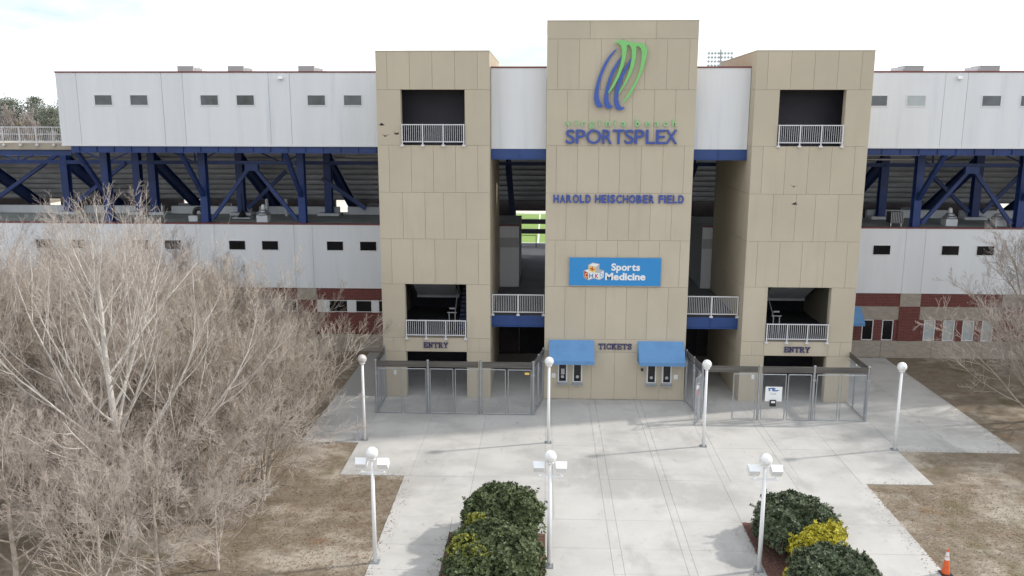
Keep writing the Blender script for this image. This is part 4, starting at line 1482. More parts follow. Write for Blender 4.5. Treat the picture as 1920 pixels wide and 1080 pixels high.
header(LF, (-3.16, FY - 0.02), (-0.60, FY - 0.02))
header(LF, (-0.50, FY + 0.1), (-0.05, 44.66))
header(LF, (-8.70, FY + 0.1), (-8.70, 44.66))
q = MB().box(-0.98, -0.74, FY - 0.05, FY - 0.035, 2.18, 2.30)
q.build('yellow_tag', M['yellow'], LF)

RY = 41.9
RF = thing('entry_fence', 'galvanised chain link entry fence with open gate before the right tower', 'fence', (12, RY, 0), 'chain link entry fences')
for x in (8.05, 10.90, 13.63, 16.32):
    fpost(RF, x, RY)
fpost(RF, 7.68, 44.70, 2.86, 0.04)
fpost(RF, 7.86, 43.3, 2.86, 0.04)
fpost(RF, 16.36, 45.6, 2.86, 0.05)
fpost(RF, 16.34, 43.75, 2.4, 0.035)
for a, b_ in ((9.62, 10.74), (11.06, 12.24), (12.36, 13.50), (13.78, 14.88), (15.02, 16.22)):
    gate_leaf(RF, (a, RY), (b_, RY))
gate_leaf(RF, (7.70, 44.62), (7.85, 43.40), name='fence_panel')
gate_leaf(RF, (7.87, 43.22), (8.03, 42.02), name='fence_panel')
gate_leaf(RF, (8.00, 41.82), (7.56, 40.98), name='open_gate', mid=True)
gate_leaf(RF, (16.33, 42.0), (16.34, 43.70), name='fence_panel')
gate_leaf(RF, (16.34, 43.80), (16.36, 45.52), name='fence_panel')
header(RF, (8.12, RY - 0.02), (10.80, RY - 0.02))
header(RF, (11.02, RY - 0.02), (16.38, RY - 0.02))
header(RF, (7.70, 44.64), (8.03, 42.0))
header(RF, (16.36, 42.0), (16.40, 45.55))

# signs hung on the right fence
T = thing('gate_sign', 'white board with blue swoosh logo hung on a fence gate', 'sign', (11.65, RY - 0.05, 1.4))
gx0, gx1, gz0, gz1 = 11.22, 12.06, 1.02, 1.79
MB().box(gx0, gx1, RY - 0.06, RY - 0.04, gz0, gz1).build('board', M['signwhite'], T)
def g_pt(p):
    return (gx0 + (p[0] - 512) / (720 - 512) * (gx1 - gx0), gz1 - (p[1] - 308) / (498 - 308) * (gz1 - gz0))
MB().prism_xz([g_pt(p) for p in ((545, 325), (600, 320), (640, 328), (632, 342), (608, 350), (650, 352), (690, 346), (660, 366), (610, 368), (588, 352), (600, 338), (575, 334), (560, 352), (585, 358), (555, 366))], RY - 0.066, RY - 0.0605).build('logo', M['swblue'], T, fixn=True)
p0, p1 = g_pt((568, 415)), g_pt((650, 385))
for i, ch in enumerate('7044'):
    w = (p1[0] - p0[0]) / 4
    put_glyph('letter', ch, p0[0] + w * i + 0.01, p0[0] + w * (i + 1) - 0.01, p0[1], p1[1], RY - 0.066, RY - 0.0605, M['palegrey'], T, 0.01)
T = thing('lock_box', 'small black lock box hanging below the white gate board', 'lock box', (11.6, RY - 0.08, 0.9))
MB().box(11.46, 11.76, RY - 0.16, RY - 0.045, 0.78, 1.10).build('body', M['black'], T)
MB().box(11.51, 11.71, RY - 0.172, RY - 0.1605, 0.97, 1.06).build('label_strip', M['signwhite'], T)
dvec = Vector((-0.44, -0.84, 0)).normalized()
nv = Vector((0.84, -0.44, 0)).normalized() * -1
def hung(zlo, zhi, m, m2, label):
    P = Vector((7.90, 41.63, 0)) + nv * 0.045
    e = P + dvec * 0.46
    T = thing('gate_sign', label, 'sign', (P.x, P.y, zlo), 'small plates on the open gate')
    MB().bar((P.x, P.y, (zlo + zhi) / 2), (e.x, e.y, (zlo + zhi) / 2), 0.015, zhi - zlo).build('plate', m, T)
    q = MB()
    P2, e2 = P + nv * 0.012 + dvec * 0.08, e + nv * 0.012 - dvec * 0.08
    q.bar((P2.x, P2.y, (zlo + zhi) / 2), (e2.x, e2.y, (zlo + zhi) / 2), 0.008, (zhi - zlo) * 0.45)
    q.build('print', m2, T)
hung(1.76, 2.02, M['signwhite'], M['skyblue'], 'small white plate on the open gate, above the red plate')
hung(1.40, 1.70, M['pinkred'], M['signwhite'], 'small faded red plate on the open gate')


# ------------------------------------------------------------------ lamp posts
def lamp_post(x, y, label, flood, dirty=False):
    T = thing('lamp_post', label, 'lamp post', (x, y, 0), 'white globe lamp posts')
    MB().tube((x, y, 0.0), (x, y, 3.72), 0.075, 14, 0.06).build('pole', M['lamp'], T, smooth=True)
    MB().box(x - 0.15, x + 0.15, y - 0.15, y + 0.15, 0.001, 0.035).build('base_plate', M['galv'], T)
    MB().lathe((x, y, 3.72), [(0.065, 0.001), (0.13, 0.06), (0.14, 0.10)], 16).build('fitter', M['lamp'], T, smooth=True)
    r = 0.215
    prof = [(max(0.02, r * math.cos(a)), r + 0.08 + r * math.sin(a)) for a in np.linspace(-1.1, 1.55, 14)]
    MB().lathe((x, y, 3.70), prof, 24).build('globe', M['dirtyglobe' if dirty else 'globe'], T, smooth=True)
    if flood:
        MB().box(x - 0.43, x + 0.43, y - 0.035, y + 0.035, 3.27, 3.33).build('crossarm', M['lamp'], T)
        for s_ in (-1, 1):
            cx_ = x + s_ * 0.37
            q = MB().box(cx_ - 0.025, cx_ + 0.025, y - 0.02, y + 0.02, 3.331, 3.42)
            q.box(cx_ - 0.14, cx_ + 0.14, y - 0.03, y + 0.03, 3.42, 3.45)
            q.build('bracket', M['lamp'], T)
            # housing box tilted back, glass to the building
            zc = 3.62
            tilt = R(35)
            ax = Vector((0, math.cos(tilt), math.sin(tilt)))
            upv = Vector((0, -math.sin(tilt), math.cos(tilt)))
            c0 = Vector((cx_, y, zc))
            hw, hh, hd = 0.20, 0.155, 0.13
            pts = []
            for sy, kk in ((-1, 0.86), (1, 1.0)):
                for sx_, sz_ in ((-1, -1), (1, -1), (1, 1), (-1, 1)):
                    pts.append(c0 + Vector((sx_ * hw * kk, 0, 0)) + upv * (sz_ * hh * kk) + ax * (sy * hd))
            h = MB().hexa(pts)
            h.build('floodlight', M['lamp'], T, fixn=True)
            g = [c0 + Vector((sx_ * hw * 0.88, 0, 0)) + upv * (sz_ * hh * 0.85) + ax * dd for dd in (hd + 0.002, hd + 0.014) for sx_, sz_ in ((-1, -1), (1, -1), (1, 1), (-1, 1))]
            MB().hexa(g).build('floodlight_glass', M['fglass'], T, fixn=True)
    return T


lamp_post(-8.52, 38.3, 'white globe lamp at the left edge of the plaza near twigs', False, True)
lamp_post(0.24, 38.3, 'white globe lamp before the left ticket awning', False)
lamp_post(7.50, 38.15, 'white globe lamp before the open fence gate', False)
lamp_post(16.32, 38.13, 'white globe lamp on the right walk near the lawn corner', False)
lamp_post(-5.76, 26.9, 'white globe lamp with twin floodlights beside the left lawn', True)
lamp_post(0.24, 26.85, 'white globe lamp with twin floodlights beside the left hedge', True)
lamp_post(7.36, 26.88, 'white globe lamp with twin floodlights beside the right hedge', True)
UB = MB().box(-8.98, -8.74, 38.2, 38.45, 0.001, 0.36).tube((-8.84, 38.3, 0.36), (-8.84, 38.3, 1.2), 0.03, 6)
tag(UB.build('utility_box', M['palegrey']), 'small grey utility box at the foot of the left lamp', 'utility box')

# traffic cone
T = thing('traffic_cone', 'orange traffic cone with two white collars on the lawn edge', 'traffic cone', (13.61, 26.95, 0))
c = (13.61, 26.95, 0.0)
MB().box(c[0] - 0.18, c[0] + 0.18, c[1] - 0.18, c[1] + 0.18, -0.028, 0.03).build('base', M['black'], T)
def cr(z):
    return 0.135 - (0.135 - 0.026) * (z - 0.03) / 0.87
def ring(z0, z1, nm, m, grow=0.0, n=24):
    MB().lathe(c, [(cr(z0) + grow, z0), (cr(z1) + grow, z1)], n).build(nm, m, T, smooth=False)
ring(0.031, 0.90, 'cone', M['orange'])
ring(0.66, 0.80, 'collar', M['refl'], 0.004)
ring(0.52, 0.63, 'collar', M['refl'], 0.004)

# birds flying past the towers
bird0 = None
for i, (x, y, z, rz, lab) in enumerate(((-8.3, 43.6, 14.75, 0.4, 'small dark bird in flight, highest of the left three'), (-8.1, 43.4, 14.2, 2.2, 'small dark bird in flight, lowest and furthest left'), (-7.55, 43.6, 14.3, 0.7, 'small dark bird in flight nearest the left upper railing'), (12.6, 43.7, 10.85, 2.6, 'lower small dark bird before the right tower'), (12.45, 43.5, 11.75, 1.2, 'upper small dark bird before the right tower'))):
    if bird0 is None:
        T = thing('bird', lab, 'bird', (x, y, z), 'birds flying past the towers')
        bq = MB()
        cs = [(-0.13, 0.010), (-0.09, 0.028), (-0.02, 0.042), (0.05, 0.036), (0.09, 0.028), (0.125, 0.022), (0.15, 0.004)]
        n = 8
        for px_, rr in cs:
            for k in range(n):
                an = 2 * math.pi * k / n
                bq.v.append((x + px_, y + rr * math.cos(an), z + rr * math.sin(an)))
        for a in range(len(cs) - 1):
            for k in range(n):
                j = (k + 1) % n
                bq.f.append((a * n + k, a * n + j, (a + 1) * n + j, (a + 1) * n + k))
        bq.build('body', M['black'], T, smooth=True)
        for s_ in (-1, 1):
            wq = MB().hexa([(x - 0.05, y + s_ * 0.03, z + 0.01), (x + 0.06, y + s_ * 0.03, z + 0.01), (x + 0.01, y + s_ * 0.21, z + 0.08), (x - 0.05, y + s_ * 0.20, z + 0.08), (x - 0.05, y + s_ * 0.03, z + 0.02), (x + 0.06, y + s_ * 0.03, z + 0.02), (x + 0.01, y + s_ * 0.21, z + 0.085), (x - 0.05, y + s_ * 0.20, z + 0.085)])
            wq.build('wing', M['black'], T, fixn=True)
        MB().hexa([(x - 0.20, y - 0.035, z), (x - 0.11, y - 0.012, z), (x - 0.11, y + 0.012, z), (x - 0.20, y + 0.035, z), (x - 0.20, y - 0.035, z + 0.008), (x - 0.11, y - 0.012, z + 0.008), (x - 0.11, y + 0.012, z + 0.008), (x - 0.20, y + 0.035, z + 0.008)]).build('tail', M['black'], T, fixn=True)
        T.rotation_euler = (0, 0, rz)
        bird0 = T
    else:
        copy_tree(bird0, (x, y, z), rz, None, lab)


# ------------------------------------------------------------------ shrubs
def leafy(seed, lobes, n_ros, leaf=0.075, inner=0.25):
    """rosettes of leaves spread over and inside a clump of ellipsoid lobes; returns V, F (quads)"""
    r = np.random.RandomState(seed)
    P, N = [], []
    areas = np.array([a[3] * a[4] for a in lobes])
    areas = areas / areas.sum()
    for li, (cx_, cy_, cz_, rx, ry, rz) in enumerate(lobes):
        m = int(n_ros * areas[li])
        d = r.normal(size=(m, 3))
        d /= np.linalg.norm(d, axis=1)[:, None]
        d[:, 2] = np.where(d[:, 2] < -0.35, -d[:, 2], d[:, 2])
        # lumpy surface
        lump = 1 + 0.13 * np.sin(5 * d[:, 0] * 1.3 + seed) * np.sin(6 * d[:, 1] + li) + 0.07 * np.sin(11 * d[:, 2] + 7 * d[:, 0] + seed)
        depth = np.where(r.rand(m) < inner, r.uniform(0.55, 0.93, m), r.uniform(0.93, 1.06, m))
        p = d * np.array([rx, ry, rz]) * (lump * depth)[:, None] + np.array([cx_, cy_, cz_])
        P.append(p)
        N.append(d)
    P = np.concatenate(P)
    N = np.concatenate(N)
    nsp = max(6, n_ros // 70)
    pick = r.randint(0, len(P), nsp)
    for q_ in pick:
        dv = N[q_] + np.array([0, 0, 0.5]) + 0.3 * r.normal(size=3)
        dv = dv / np.linalg.norm(dv)
        hh = r.uniform(0.12, 0.30)
        for t_ in (0.4, 0.7, 1.0):
            P = np.vstack([P, P[q_] + dv * hh * t_])
            N = np.vstack([N, dv])
    keep = P[:, 2] > 0.05
    P, N = P[keep], N[keep]
    m = len(P)
    k = 8
    N = N + 0.45 * r.normal(size=N.shape) + np.array([0, 0, 0.35])
    N /= np.linalg.norm(N, axis=1)[:, None]
    ref = np.tile(np.array([0.0, 0.0, 1.0]), (m, 1))
    ref[np.abs(N[:, 2]) > 0.9] = (1, 0, 0)
    T1 = np.cross(N, ref)
    T1 /= np.linalg.norm(T1, axis=1)[:, None]
    T2 = np.cross(N, T1)
    VV = []
    for i in range(k):
        an = 2 * math.pi * i / k + r.uniform(-0.3, 0.3, m)
        out = T1 * np.cos(an)[:, None] + T2 * np.sin(an)[:, None]
        sd = -T1 * np.sin(an)[:, None] + T2 * np.cos(an)[:, None]
        L_ = (leaf * r.uniform(0.75, 1.35, m))[:, None]
        tilt = r.uniform(0.15, 0.9, m)[:, None]
        dirv = out * np.cos(tilt) + N * np.sin(tilt)
        w = L_ * 0.24
        b0 = P
        VV.append(np.stack([b0, b0 + dirv * L_ * 0.6 + sd * w, b0 + dirv * L_, b0 + dirv * L_ * 0.6 - sd * w], 1))
    V = np.concatenate(VV).reshape(-1, 3)
    F = np.arange(len(V)).reshape(-1, 4)
    return V, F


def shrub(name, label, lobes, seed, m, n, leaf=0.08, group='clipped evergreen shrubs', extra=None):
    base = (lobes[0][0], lobes[0][1], 0)
    T = thing(name, label, 'shrub', base, group)
    off = np.array(base)
    V, F = leafy(seed, lobes, n, leaf)
    o = bpy.data.objects.new('foliage', mesh_np('foliage', V - off, F, m))
    link(o, T)
    if extra:
        V, F = leafy(seed + 5, extra[0], extra[2], leaf)
        o = bpy.data.objects.new('young_foliage', mesh_np('young_foliage', V - off, F, extra[1]))
        link(o, T)
    # woody stems
    rr = random.Random(seed)
    q = MB()
    for (cx_, cy_, cz_, rx, ry, rz) in lobes:
        for i in range(7):
            an = rr.uniform(0, 6.28)
            q.tube((cx_ + 0.15 * math.cos(an), cy_ + 0.15 * math.sin(an), -0.04), (cx_ + 0.7 * rx * math.cos(an), cy_ + 0.7 * ry * math.sin(an), cz_ + rz * rr.uniform(0.1, 0.6)), 0.03, 5, 0.01)
    q.build('stem', M['barkbrown'], T)
    return T


shrub('shrub', 'round dark green clipped shrub at the far end of the left bed', [(-1.55, 29.0, 0.85, 1.22, 1.2, 0.98), (-2.1, 28.6, 0.8, 0.72, 0.8, 0.95), (-0.72, 28.5, 0.8, 0.72, 1.0, 1.0)], 3, M['leaf'], 4600, 0.10)
shrub('shrub', 'wide dark green shrub at the near end of the left bed', [(-1.7, 26.3, 0.75, 1.30, 1.2, 0.95), (-0.85, 25.5, 0.75, 0.85, 1.3, 0.95), (-2.25, 25.0, 0.7, 0.8, 1.1, 0.85)], 8, M['leaf'], 5000, 0.10)
shrub('shrub', 'small yellow green shrub wedged between the two left shrubs', [(-2.35, 27.5, 1.1, 0.32, 0.28, 0.42)], 13, M['ygleaf'], 220, 0.085)
shrub('shrub', 'yellow green shrub at the lower edge of the left bed', [(-2.45, 25.6, 1.1, 0.55, 0.5, 0.6), (-2.15, 25.0, 1.1, 0.5, 0.5, 0.55)], 17, M['ygleaf'], 620, 0.085)
shrub('shrub', 'round blue green clipped shrub at the far end of the right bed', [(9.05, 29.2, 0.72, 1.25, 1.2, 0.85), (8.5, 28.3, 0.65, 0.82, 0.9, 0.8), (9.75, 28.7, 0.7, 0.72, 0.9, 0.85)], 23, M['leafg'], 4200, 0.10)
shrub('shrub', 'bright golden yellow shrub between two dark ones, right bed', [(9.45, 27.25, 0.80, 0.68, 0.6, 0.6), (8.95, 26.95, 0.72, 0.55, 0.55, 0.55), (9.95, 27.6, 0.85, 0.48, 0.5, 0.55)], 29, M['yleaf'], 1500, 0.085)
shrub('shrub', 'wide blue green shrub at the near end of the right bed', [(9.35, 25.6, 0.62, 1.30, 1.05, 0.80), (8.75, 25.0, 0.6, 0.85, 1.0, 0.75), (10.0, 25.3, 0.6, 0.72, 0.9, 0.80)], 31, M['leafg'], 4500, 0.10)
shrub('shrub', 'low yellow shrub at the mulch side of the near right shrub', [(8.15, 25.6, 0.35, 0.30, 0.5, 0.35)], 37, M['yleaf'], 220, 0.085)


# ------------------------------------------------------------------ bare trees
def grow_tree(seed, H, spread, r0, nlimb=9, low=0.2, up=0.25, dens=1.0, multi=1, lean=(0, 0), maxlev=5, twig_r=0.0045):
    """branching skeleton; returns lists of polylines (points, radii, level)"""
    rr = random.Random(seed)
    out = []

    def rand_perp(d):
        v = Vector((rr.gauss(0, 1), rr.gauss(0, 1), rr.gauss(0, 1)))
        p = v - d * v.dot(d)
        return p.normalized() if p.length > 1e-4 else Vector((1, 0, 0))

    nseg = [9, 7, 6, 4, 3, 2]
    cnt = [nlimb, 8, 7, 6, 5, 0]
    ratio = [0, 0.0, 0.56, 0.52, 0.52, 0.50]
    ang = [0, 0, (24, 52), (22, 50), (20, 48), (18, 45)]
    trop = [0.02, up * 0.30, up * 0.45, up * 0.5, up * 0.5, up * 0.3]
    wand = [0.05, 0.085, 0.10, 0.10, 0.09, 0.08]

    def branch(p, d, length, r, lev, ml):
        n = nseg[lev]
        pts = [p.copy()]
        ds = [d.copy()]
        step = length / n
        for i in range(n):
            d = (d + rand_perp(d) * wand[lev] * rr.uniform(0.3, 1.3) + Vector((0, 0, trop[lev]))).normalized()
            p = p + d * step
            if p.z < 0.35:
                p.z = 0.35 + rr.uniform(0, 0.1)
            pts.append(p.copy())
            ds.append(d.copy())
        rend = max(twig_r * 0.6, r * (0.30 if lev < 2 else 0.35))
        rad = [r + (rend - r) * i / n for i in range(n + 1)]
        out.append((pts, rad, lev))
        if lev >= ml:
            return
        c = cnt[lev] * (dens if lev >= 2 else 1.0)
        c = int(c) + (1 if rr.random() < c - int(c) else 0)
        for k in range(c):
            f = (low if lev == 0 else 0.16) + (1 - (low if lev == 0 else 0.16)) * (k + rr.uniform(0.1, 0.9)) / c
            fi = f * n
            i = min(n - 1, int(fi))
            q = pts[i].lerp(pts[i + 1], fi - i)
            dd = ds[i + 1]
            if lev == 0:
                az = 2.399 * k + rr.uniform(-0.5, 0.5)
                el = R(rr.uniform(18, 42) + 36 * f)
                nd = Vector((math.cos(az) * math.cos(el), math.sin(az) * math.cos(el), math.sin(el)))
                ln = spread * (1.18 - 0.80 * f) * rr.uniform(0.8, 1.2)
                rc = rad[i] * rr.uniform(0.34, 0.50)
            else:
                a = R(rr.uniform(*ang[lev + 1]))
                nd = (dd * math.cos(a) + rand_perp(dd) * math.sin(a)).normalized()
                ln = length * ratio[lev + 1] * (1.15 - 0.6 * f) * rr.uniform(0.65, 1.35)
                rc = max(twig_r, rad[i] * rr.uniform(0.38, 0.6))
            branch(q, nd, ln, rc, lev + 1, ml - 1 if (lev == 0 and f > 0.62) else ml)

    for mI in range(multi):
        off = Vector((rr.uniform(-0.3, 0.3), rr.uniform(-0.3, 0.3), 0)) if multi > 1 else Vector((0, 0, 0))
        d0 = Vector((lean[0] + (rr.uniform(-0.35, 0.35) if multi > 1 else 0), lean[1] + (rr.uniform(-0.35, 0.35) if multi > 1 else 0), 1)).normalized()
        branch(off + Vector((0, 0, -0.1)), d0, H * (0.8 if multi == 1 else rr.uniform(0.6, 0.85)), r0 * (1 if multi == 1 else rr.uniform(0.6, 1.0)), 0, maxlev)
    return out


def tubes(polys, sides):
    """batch of tapered tubes for polylines sharing a node count"""
    if not polys:
        return np.zeros((0, 3)), np.zeros((0, 4), int)
    VV, FF = [], []
    base = 0
    groups = {}
    for pts, rad, lev in polys:
        groups.setdefault(len(pts), []).append((pts, rad))
    for n, lst in groups.items():
        Pn = np.array([[tuple(p) for p in pts] for pts, _ in lst])          # (m,n,3)
        Rn = np.array([rad for _, rad in lst])                             # (m,n)
        Tn = np.gradient(Pn, axis=1)
        Tn /= np.linalg.norm(Tn, axis=2, keepdims=True) + 1e-9
        ref = np.zeros_like(Tn)
        d0 = Tn.mean(1, keepdims=True)
        use = np.abs(d0[..., 2]) > 0.8
        ref[..., 2] = 1
        ref[np.broadcast_to(use, ref.shape[:2])] = (1, 0, 0)
        A = np.cross(Tn, ref)
        A /= np.linalg.norm(A, axis=2, keepdims=True) + 1e-9
        B = np.cross(Tn, A)
        ang = np.arange(sides) * 2 * math.pi / sides
        ring = Pn[:, :, None, :] + Rn[:, :, None, None] * (A[:, :, None, :] * np.cos(ang)[None, None, :, None] + B[:, :, None, :] * np.sin(ang)[None, None, :, None])
        m = len(lst)
        V = ring.reshape(-1, 3)
        idx = np.arange(m * n * sides).reshape(m, n, sides) + base
        a = idx[:, :-1, :]
        b_ = idx[:, 1:, :]
        F = np.stack([a, np.roll(a, -1, 2), np.roll(b_, -1, 2), b_], -1).reshape(-1, 4)
        VV.append(V)
        FF.append(F)
        base += len(V)
    return np.concatenate(VV), np.concatenate(FF)


def bare_tree(label, loc, seed, H, spread, r0, bark, twig, group='bare winter trees', **kw):
    sk = grow_tree(seed, H, spread, r0, **kw)
    T = thing('bare_tree', label, 'tree', loc, group)
    V, F = tubes([s for s in sk if s[2] == 0], 9)
    link(bpy.data.objects.new('trunk', mesh_np('trunk', V, F, bark, True)), T)
    V, F = tubes([s for s in sk if s[2] in (1, 2)], 5)
    link(bpy.data.objects.new('limbs', mesh_np('limbs', V, F, bark, True)), T)
    V1, F1 = tubes([s for s in sk if s[2] == 3], 4)
    V2, F2 = tubes([s for s in sk if s[2] >= 4], 3)
    V = np.concatenate([V1, V2])
    F = np.concatenate([F1, F2 + len(V1)])
    link(bpy.data.objects.new('crown', mesh_np('crown', V, F, twig)), T)
    return T


tA = bare_tree('largest pale barked bare tree with spreading limbs, left foreground', (-15.1, 28.6, -0.03), 11, 11.9, 7.4, 0.18, M['bark'], M['twig'], nlimb=19, low=0.13, up=0.26, dens=0.80, twig_r=0.0052)
tB = bare_tree('bare tan twigged tree with brown trunks nearest the plaza corner', (-11.9, 33.4, -0.03), 21, 7.6, 4.6, 0.15, M['barkbrown'], M['twigtan'], nlimb=14, low=0.12, up=0.22, multi=2, dens=0.80, twig_r=0.0052)
tC = bare_tree('grey brown bare tree against the white wall, behind the others', (-18.5, 43.0, -0.03), 35, 9.6, 5.0, 0.17, M['barkbrown'], M['twiggrey'], nlimb=16, low=0.12, up=0.22, dens=0.84, twig_r=0.0052)
tD = bare_tree('small bare tan tree with low brown trunk in front lawn', (-12.3, 29.9, -0.03), 43, 4.9, 3.9, 0.10, M['barkbrown'], M['twig'], nlimb=12, low=0.08, up=0.14, dens=0.74, twig_r=0.0052)
spots = [
    (tC, (-24.0, 41.0, -0.03), 1.3, 1.05, 'grey brown bare tree second along the white wall'),
    (tB, (-20.5, 36.5, -0.03), 2.1, 1.35, 'tan bare tree behind the largest pale tree'),
    (tC, (-29.5, 43.0, -0.03), 3.3, 1.05, 'grey brown bare tree third along the white wall, far left'),
    (tA, (-23.5, 30.5, -0.03), 2.4, 0.92, 'tall pale bare tree at the left frame edge'),
    (tB, (-13.4, 41.5, -0.03), 4.0, 1.0, 'tan bare tree whose twigs reach the left fence'),
    (tB, (-16.4, 36.8, -0.03), 0.6, 1.25, 'tan bare tree in the middle of the left thicket'),
    (tD, (-17.0, 24.6, -0.03), 1.0, 1.05, 'low bare tree at the lower left corner'),
    (tD, (-21.5, 27.0, -0.03), 3.9, 1.2, 'low bare tree at the left edge under pale limbs'),
    (tB, (-27.0, 35.0, -0.03), 5.2, 1.35, 'tan bare tree at far left behind the pale ones'),
    (tD, (-17.6, 31.6, -0.03), 2.2, 1.2, 'low bare tree just behind the largest pale trunk'),
    (tB, (-14.6, 33.0, -0.03), 2.9, 1.1, 'tan bare tree right behind the largest pale tree'),
    (tC, (-15.2, 39.2, -0.03), 5.6, 0.85, 'grey brown bare tree before the brick wall, left'),
    (tB, (-22.5, 33.5, -0.03), 0.2, 1.3, 'tan bare tree between the two tall pale trees'),
    (tD, (-14.7, 27.2, -0.03), 0.3, 0.92, 'low bare tree at the foot of the largest pale trunk'),
    (tD, (-12.6, 25.3, -0.03), 3.6, 0.85, 'low bare tree between the smallest one and the corner'),
    (tD, (-16.8, 28.6, -0.03), 2.9, 1.0, 'low bare tree left of the largest pale trunk'),
    (tB, (-15.8, 31.2, -0.03), 1.4, 1.0, 'tan bare tree close behind the largest pale trunk'),
    (tD, (-19.6, 25.2, -0.03), 4.4, 1.0, 'low bare tree at the lower left, left of the corner one'),
    (tD, (-11.0, 26.2, -0.03), 1.7, 0.62, 'smallest low bare tree, nearest the left front lamp'),
    (tD, (-13.6, 23.6, -0.03), 2.6, 0.8, 'low bare tree cut by the lower frame edge'),
    (tD, (-11.2, 31.6, -0.03), 5.8, 0.8, 'low bare tree beside the brown trunks on the lawn'),
    (tA, (-19.5, 37.5, -0.03), 4.9, 0.80, 'pale bare tree standing deep in the left thicket'),
    (tC, (26.9, 46.5, -0.03), 0.9, 1.12, 'grey brown bare tree before the right wing, right edge'),
    (tD, (24.6, 41.4, -0.03), 2.9, 1.2, 'low bare tree beside the right walk'),
    (tC, (25.2, 42.5, -0.03), 4.6, 0.82, 'grey brown bare tree nearest the right walk'),
    (tB, (28.5, 40.5, -0.03), 3.5, 1.25, 'tan bare tree at the right frame edge'),
]
for src, loc, rz, sc, lab in spots:
    copy_tree(src, loc, rz, sc, lab)

# ------------------------------------------------------------------ far trees beyond the field
def far_crown(seed, H, w, m, nclump=95, nl=120, conic=0.5, base=0.25):
    r = np.random.RandomState(seed)
    V, F = [], []
    P = []
    for k in range(nclump):
        h = base + (1 - base) * r.rand()
        rad = w * (1 - conic * (h - base) / (1 - base)) * math.sqrt(r.rand()) * (0.55 if h > 0.9 else 1)
        an = r.rand() * 6.283
        c = np.array([rad * math.cos(an), rad * math.sin(an), h * H])
        s = w * r.uniform(0.13, 0.28)
        P.append(c + r.normal(size=(nl, 3)) * s * np.array([1, 1, 0.6]))
    P = np.concatenate(P)
    n = len(P)
    A = r.normal(size=(n, 3))
    A /= np.linalg.norm(A, axis=1)[:, None]
    B = np.cross(A, r.normal(size=(n, 3)))
    B /= np.linalg.norm(B, axis=1)[:, None]
    s = r.uniform(0.10, 0.26, n)[:, None]
    V = np.stack([P - A * s, P + B * s * 0.6, P + A * s, P - B * s * 0.6], 1).reshape(-1, 3)
    return V, np.arange(len(V)).reshape(-1, 4)


def far_tree(label, loc, seed, H, w, m, **kw):
    T = thing('pine_tree', label, 'tree', loc, 'far trees beyond the field')
    V, F = far_crown(seed, H, w, m, **kw)
    link(bpy.data.objects.new('crown', mesh_np('crown', V, F, m)), T)
    q = MB()
    q.tube((loc[0], loc[1], -0.1), (loc[0], loc[1], H * 0.9), 0.3, 7, 0.06)
    q.build('trunk', M['barkbrown'], T)
    return T


f1 = far_tree('tall dark far pine over the walkway railing, left edge', (-139, 232, 0), 1, 20.5, 4.4, M['pine'])
f2 = far_tree('olive far tree lower than its dark neighbours', (-127, 205, 0), 2, 14.0, 3.6, M['pineo'], conic=0.3, base=0.35)
f3 = far_tree('dark far pine half hidden by the white upper box', (-123.5, 212, 0), 5, 17.8, 4.6, M['pine'], conic=0.35, base=0.3)
bt = bare_tree('far bare grey tree below the pines, left of the olive tree', (-131, 200, 0), 77, 16.5, 5.6, 0.2, M['barkbrown'], M['twiggrey'], 'far trees beyond the field', nlimb=16, maxlev=4, twig_r=0.045, dens=1.0)
k = 0
for src, x, y, sc, lab in ((f1, -133.5, 238, 1.0, 'tall dark far pine second from left'), (f3, -145, 230, 1.12, 'broad dark far pine at the extreme left'), (f1, -128.5, 240, 0.99, 'tall dark far pine above the olive tree'), (f3, -136.5, 228, 1.0, 'broad dark far pine behind the bare grey trees'),
                           (f3, -150, 236, 1.15, 'broad dark far pine just outside the left frame'), (f1, -123, 240, 1.0, 'tall dark far pine meeting the white box corner'), (bt, -126, 198, 1.2, 'far bare grey tree right of the olive tree'), (bt, -136, 201, 1.25, 'far bare grey tree at the left edge'), (bt, -121.5, 199, 1.15, 'far bare grey tree touching the white box'), (bt, -141, 204, 1.1, 'far bare grey tree outside the left edge'), (f3, -130, 226, 0.95, 'broad far pine behind the olive tree'), (f1, -136.5, 243, 1.0, 'tall far pine in the gap of the far wood'), (f3, -116, 236, 1.1, 'broad dark far pine hidden behind the white box')):
    k += 1
    copy_tree(src, (x, y, 0), 0.9 * k, sc, lab)

# ------------------------------------------------------------------ loose ground litter on the lawns
def litter(name, label, n, areas, m, size, seed):
    r = np.random.RandomState(seed)
    P = []
    for (x0, x1, y0, y1, share) in areas:
        c = int(n * share)
        P.append(np.stack([r.uniform(x0, x1, c), r.uniform(y0, y1, c), r.uniform(-0.02, 0.03, c)], 1))
    P = np.concatenate(P)
    c = len(P)
    an = r.uniform(0, 6.283, c)
    el = r.uniform(-0.5, 0.7, c)
    A = np.stack([np.cos(an) * np.cos(el), np.sin(an) * np.cos(el), np.sin(el)], 1)
    B = np.stack([-np.sin(an), np.cos(an), r.uniform(-0.3, 0.3, c)], 1)
    s = r.uniform(0.5, 1.3, c)[:, None] * size
    V = np.stack([P - A * s, P + B * s * 0.45, P + A * s, P - B * s * 0.45], 1).reshape(-1, 3)
    o = bpy.data.objects.new(name, mesh_np(name, V, np.arange(len(V)).reshape(-1, 4), m))
    link(o)
    tag(o, label, kind='stuff')


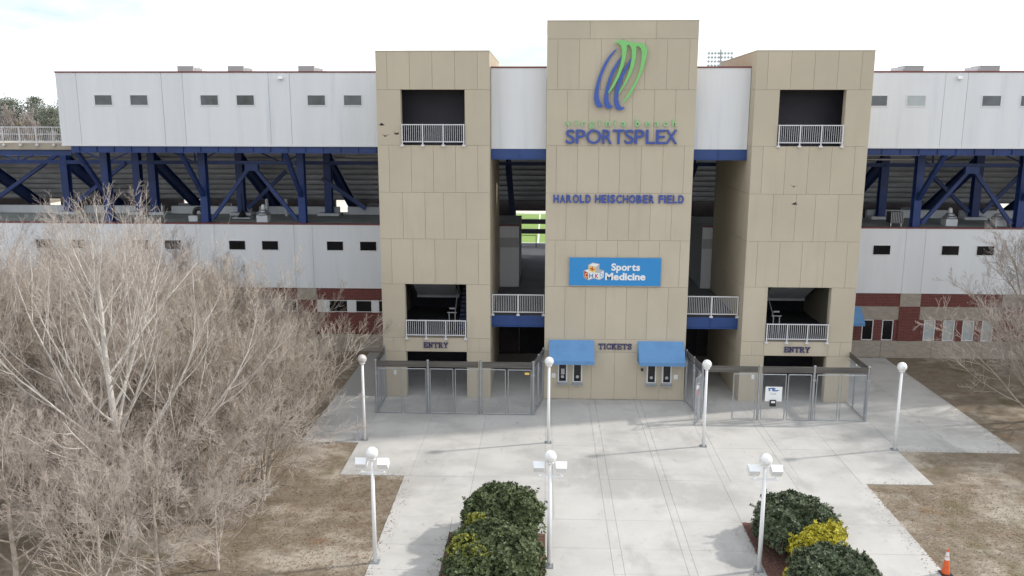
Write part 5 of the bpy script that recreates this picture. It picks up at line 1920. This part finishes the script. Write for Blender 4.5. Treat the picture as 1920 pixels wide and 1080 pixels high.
M['drylitter'] = mat('dry_leaf_litter', (0.24, 0.12, 0.06), 0.9, col2=(0.13, 0.075, 0.045), vscale=7)
M['straw'] = mat('dry_grass_blades', (0.30, 0.25, 0.18), 0.9, col2=(0.19, 0.155, 0.10), vscale=1.6)
litter('leaf_litter', 'brown leaf litter scattered on the lawns beside the plaza', 9000, ((-8.7, -6.0, 18, 34.1, 0.40), (-13, -8.8, 22, 37.8, 0.3), (13.7, 18, 22, 33.9, 0.2), (16.6, 22, 33, 37.6, 0.1)), M['drylitter'], 0.035, 5)
litter('dry_grass', 'short dry grass blades on the dormant lawns', 50000, ((-24, -6.0, 18, 34.1, 0.45), (-24, -11.7, 34, 44, 0.15), (13.7, 26, 20, 33.9, 0.4)), M['straw'], 0.036, 9)

r_ = np.random.RandomState(3)
P = []
for (x0, x1, y0, y1, ex, ey) in ((-5.94, -5.4, 18, 34, -1, 0), (-8.7, -6.0, 34.22, 34.7, 0, -1), (-11.4, -8.8, 38.0, 38.5, 0, -1), (13.0, 13.58, 18, 34, 1, 0), (13.7, 16.3, 34.22, 34.8, 0, -1), (16.6, 21.8, 38.0, 38.7, 0, -1), (21.2, 21.9, 38, 53, 1, 0), (-3.9, -3.46, 20, 29, 1, 0), (7.1, 7.56, 20, 30, 1, 0)):
    c = int(26 * max(x1 - x0, y1 - y0))
    t_ = r_.rand(c) ** 2.2
    X = r_.uniform(x0, x1, c) if ex == 0 else (x0 + (x1 - x0) * t_ if ex < 0 else x1 - (x1 - x0) * t_)
    Y = r_.uniform(y0, y1, c) if ey == 0 else y0 + (y1 - y0) * t_
    P.append(np.stack([X, Y, np.full(c, 0.012)], 1))
P = np.concatenate(P)
c = len(P)
an = r_.uniform(0, 6.283, c)
A = np.stack([np.cos(an), np.sin(an), r_.uniform(-0.15, 0.25, c)], 1)
B = np.stack([-np.sin(an), np.cos(an), r_.uniform(-0.15, 0.15, c)], 1)
sz = r_.uniform(0.015, 0.04, c)[:, None]
V = np.stack([P - A * sz, P + B * sz * 0.5, P + A * sz, P - B * sz * 0.5], 1).reshape(-1, 3)
o = bpy.data.objects.new('fallen_leaves', mesh_np('fallen_leaves', V, np.arange(len(V)).reshape(-1, 4), M['drylitter']))
link(o)
tag(o, 'fallen brown leaves blown onto the plaza edges', kind='stuff')

# fallen twigs on the lawns
rr = random.Random(12)
q = MB()
for i in range(420):
    if i % 3:
        x, y = rr.uniform(-18, -6.2), rr.uniform(22, 34)
    else:
        x, y = rr.uniform(13.9, 24), rr.uniform(22, 33.5)
    a_ = rr.uniform(0, 3.14)
    ln = rr.uniform(0.15, 0.7)
    z0_ = rr.uniform(-0.02, 0.0)
    q.tube((x, y, z0_), (x + ln * math.cos(a_), y + ln * math.sin(a_), z0_ + rr.uniform(0, 0.05)), rr.uniform(0.004, 0.011), 4, 0.003)
tag(q.build('fallen_twigs', M['twiggrey']), 'fallen twigs lying on the dormant lawns', kind='stuff')
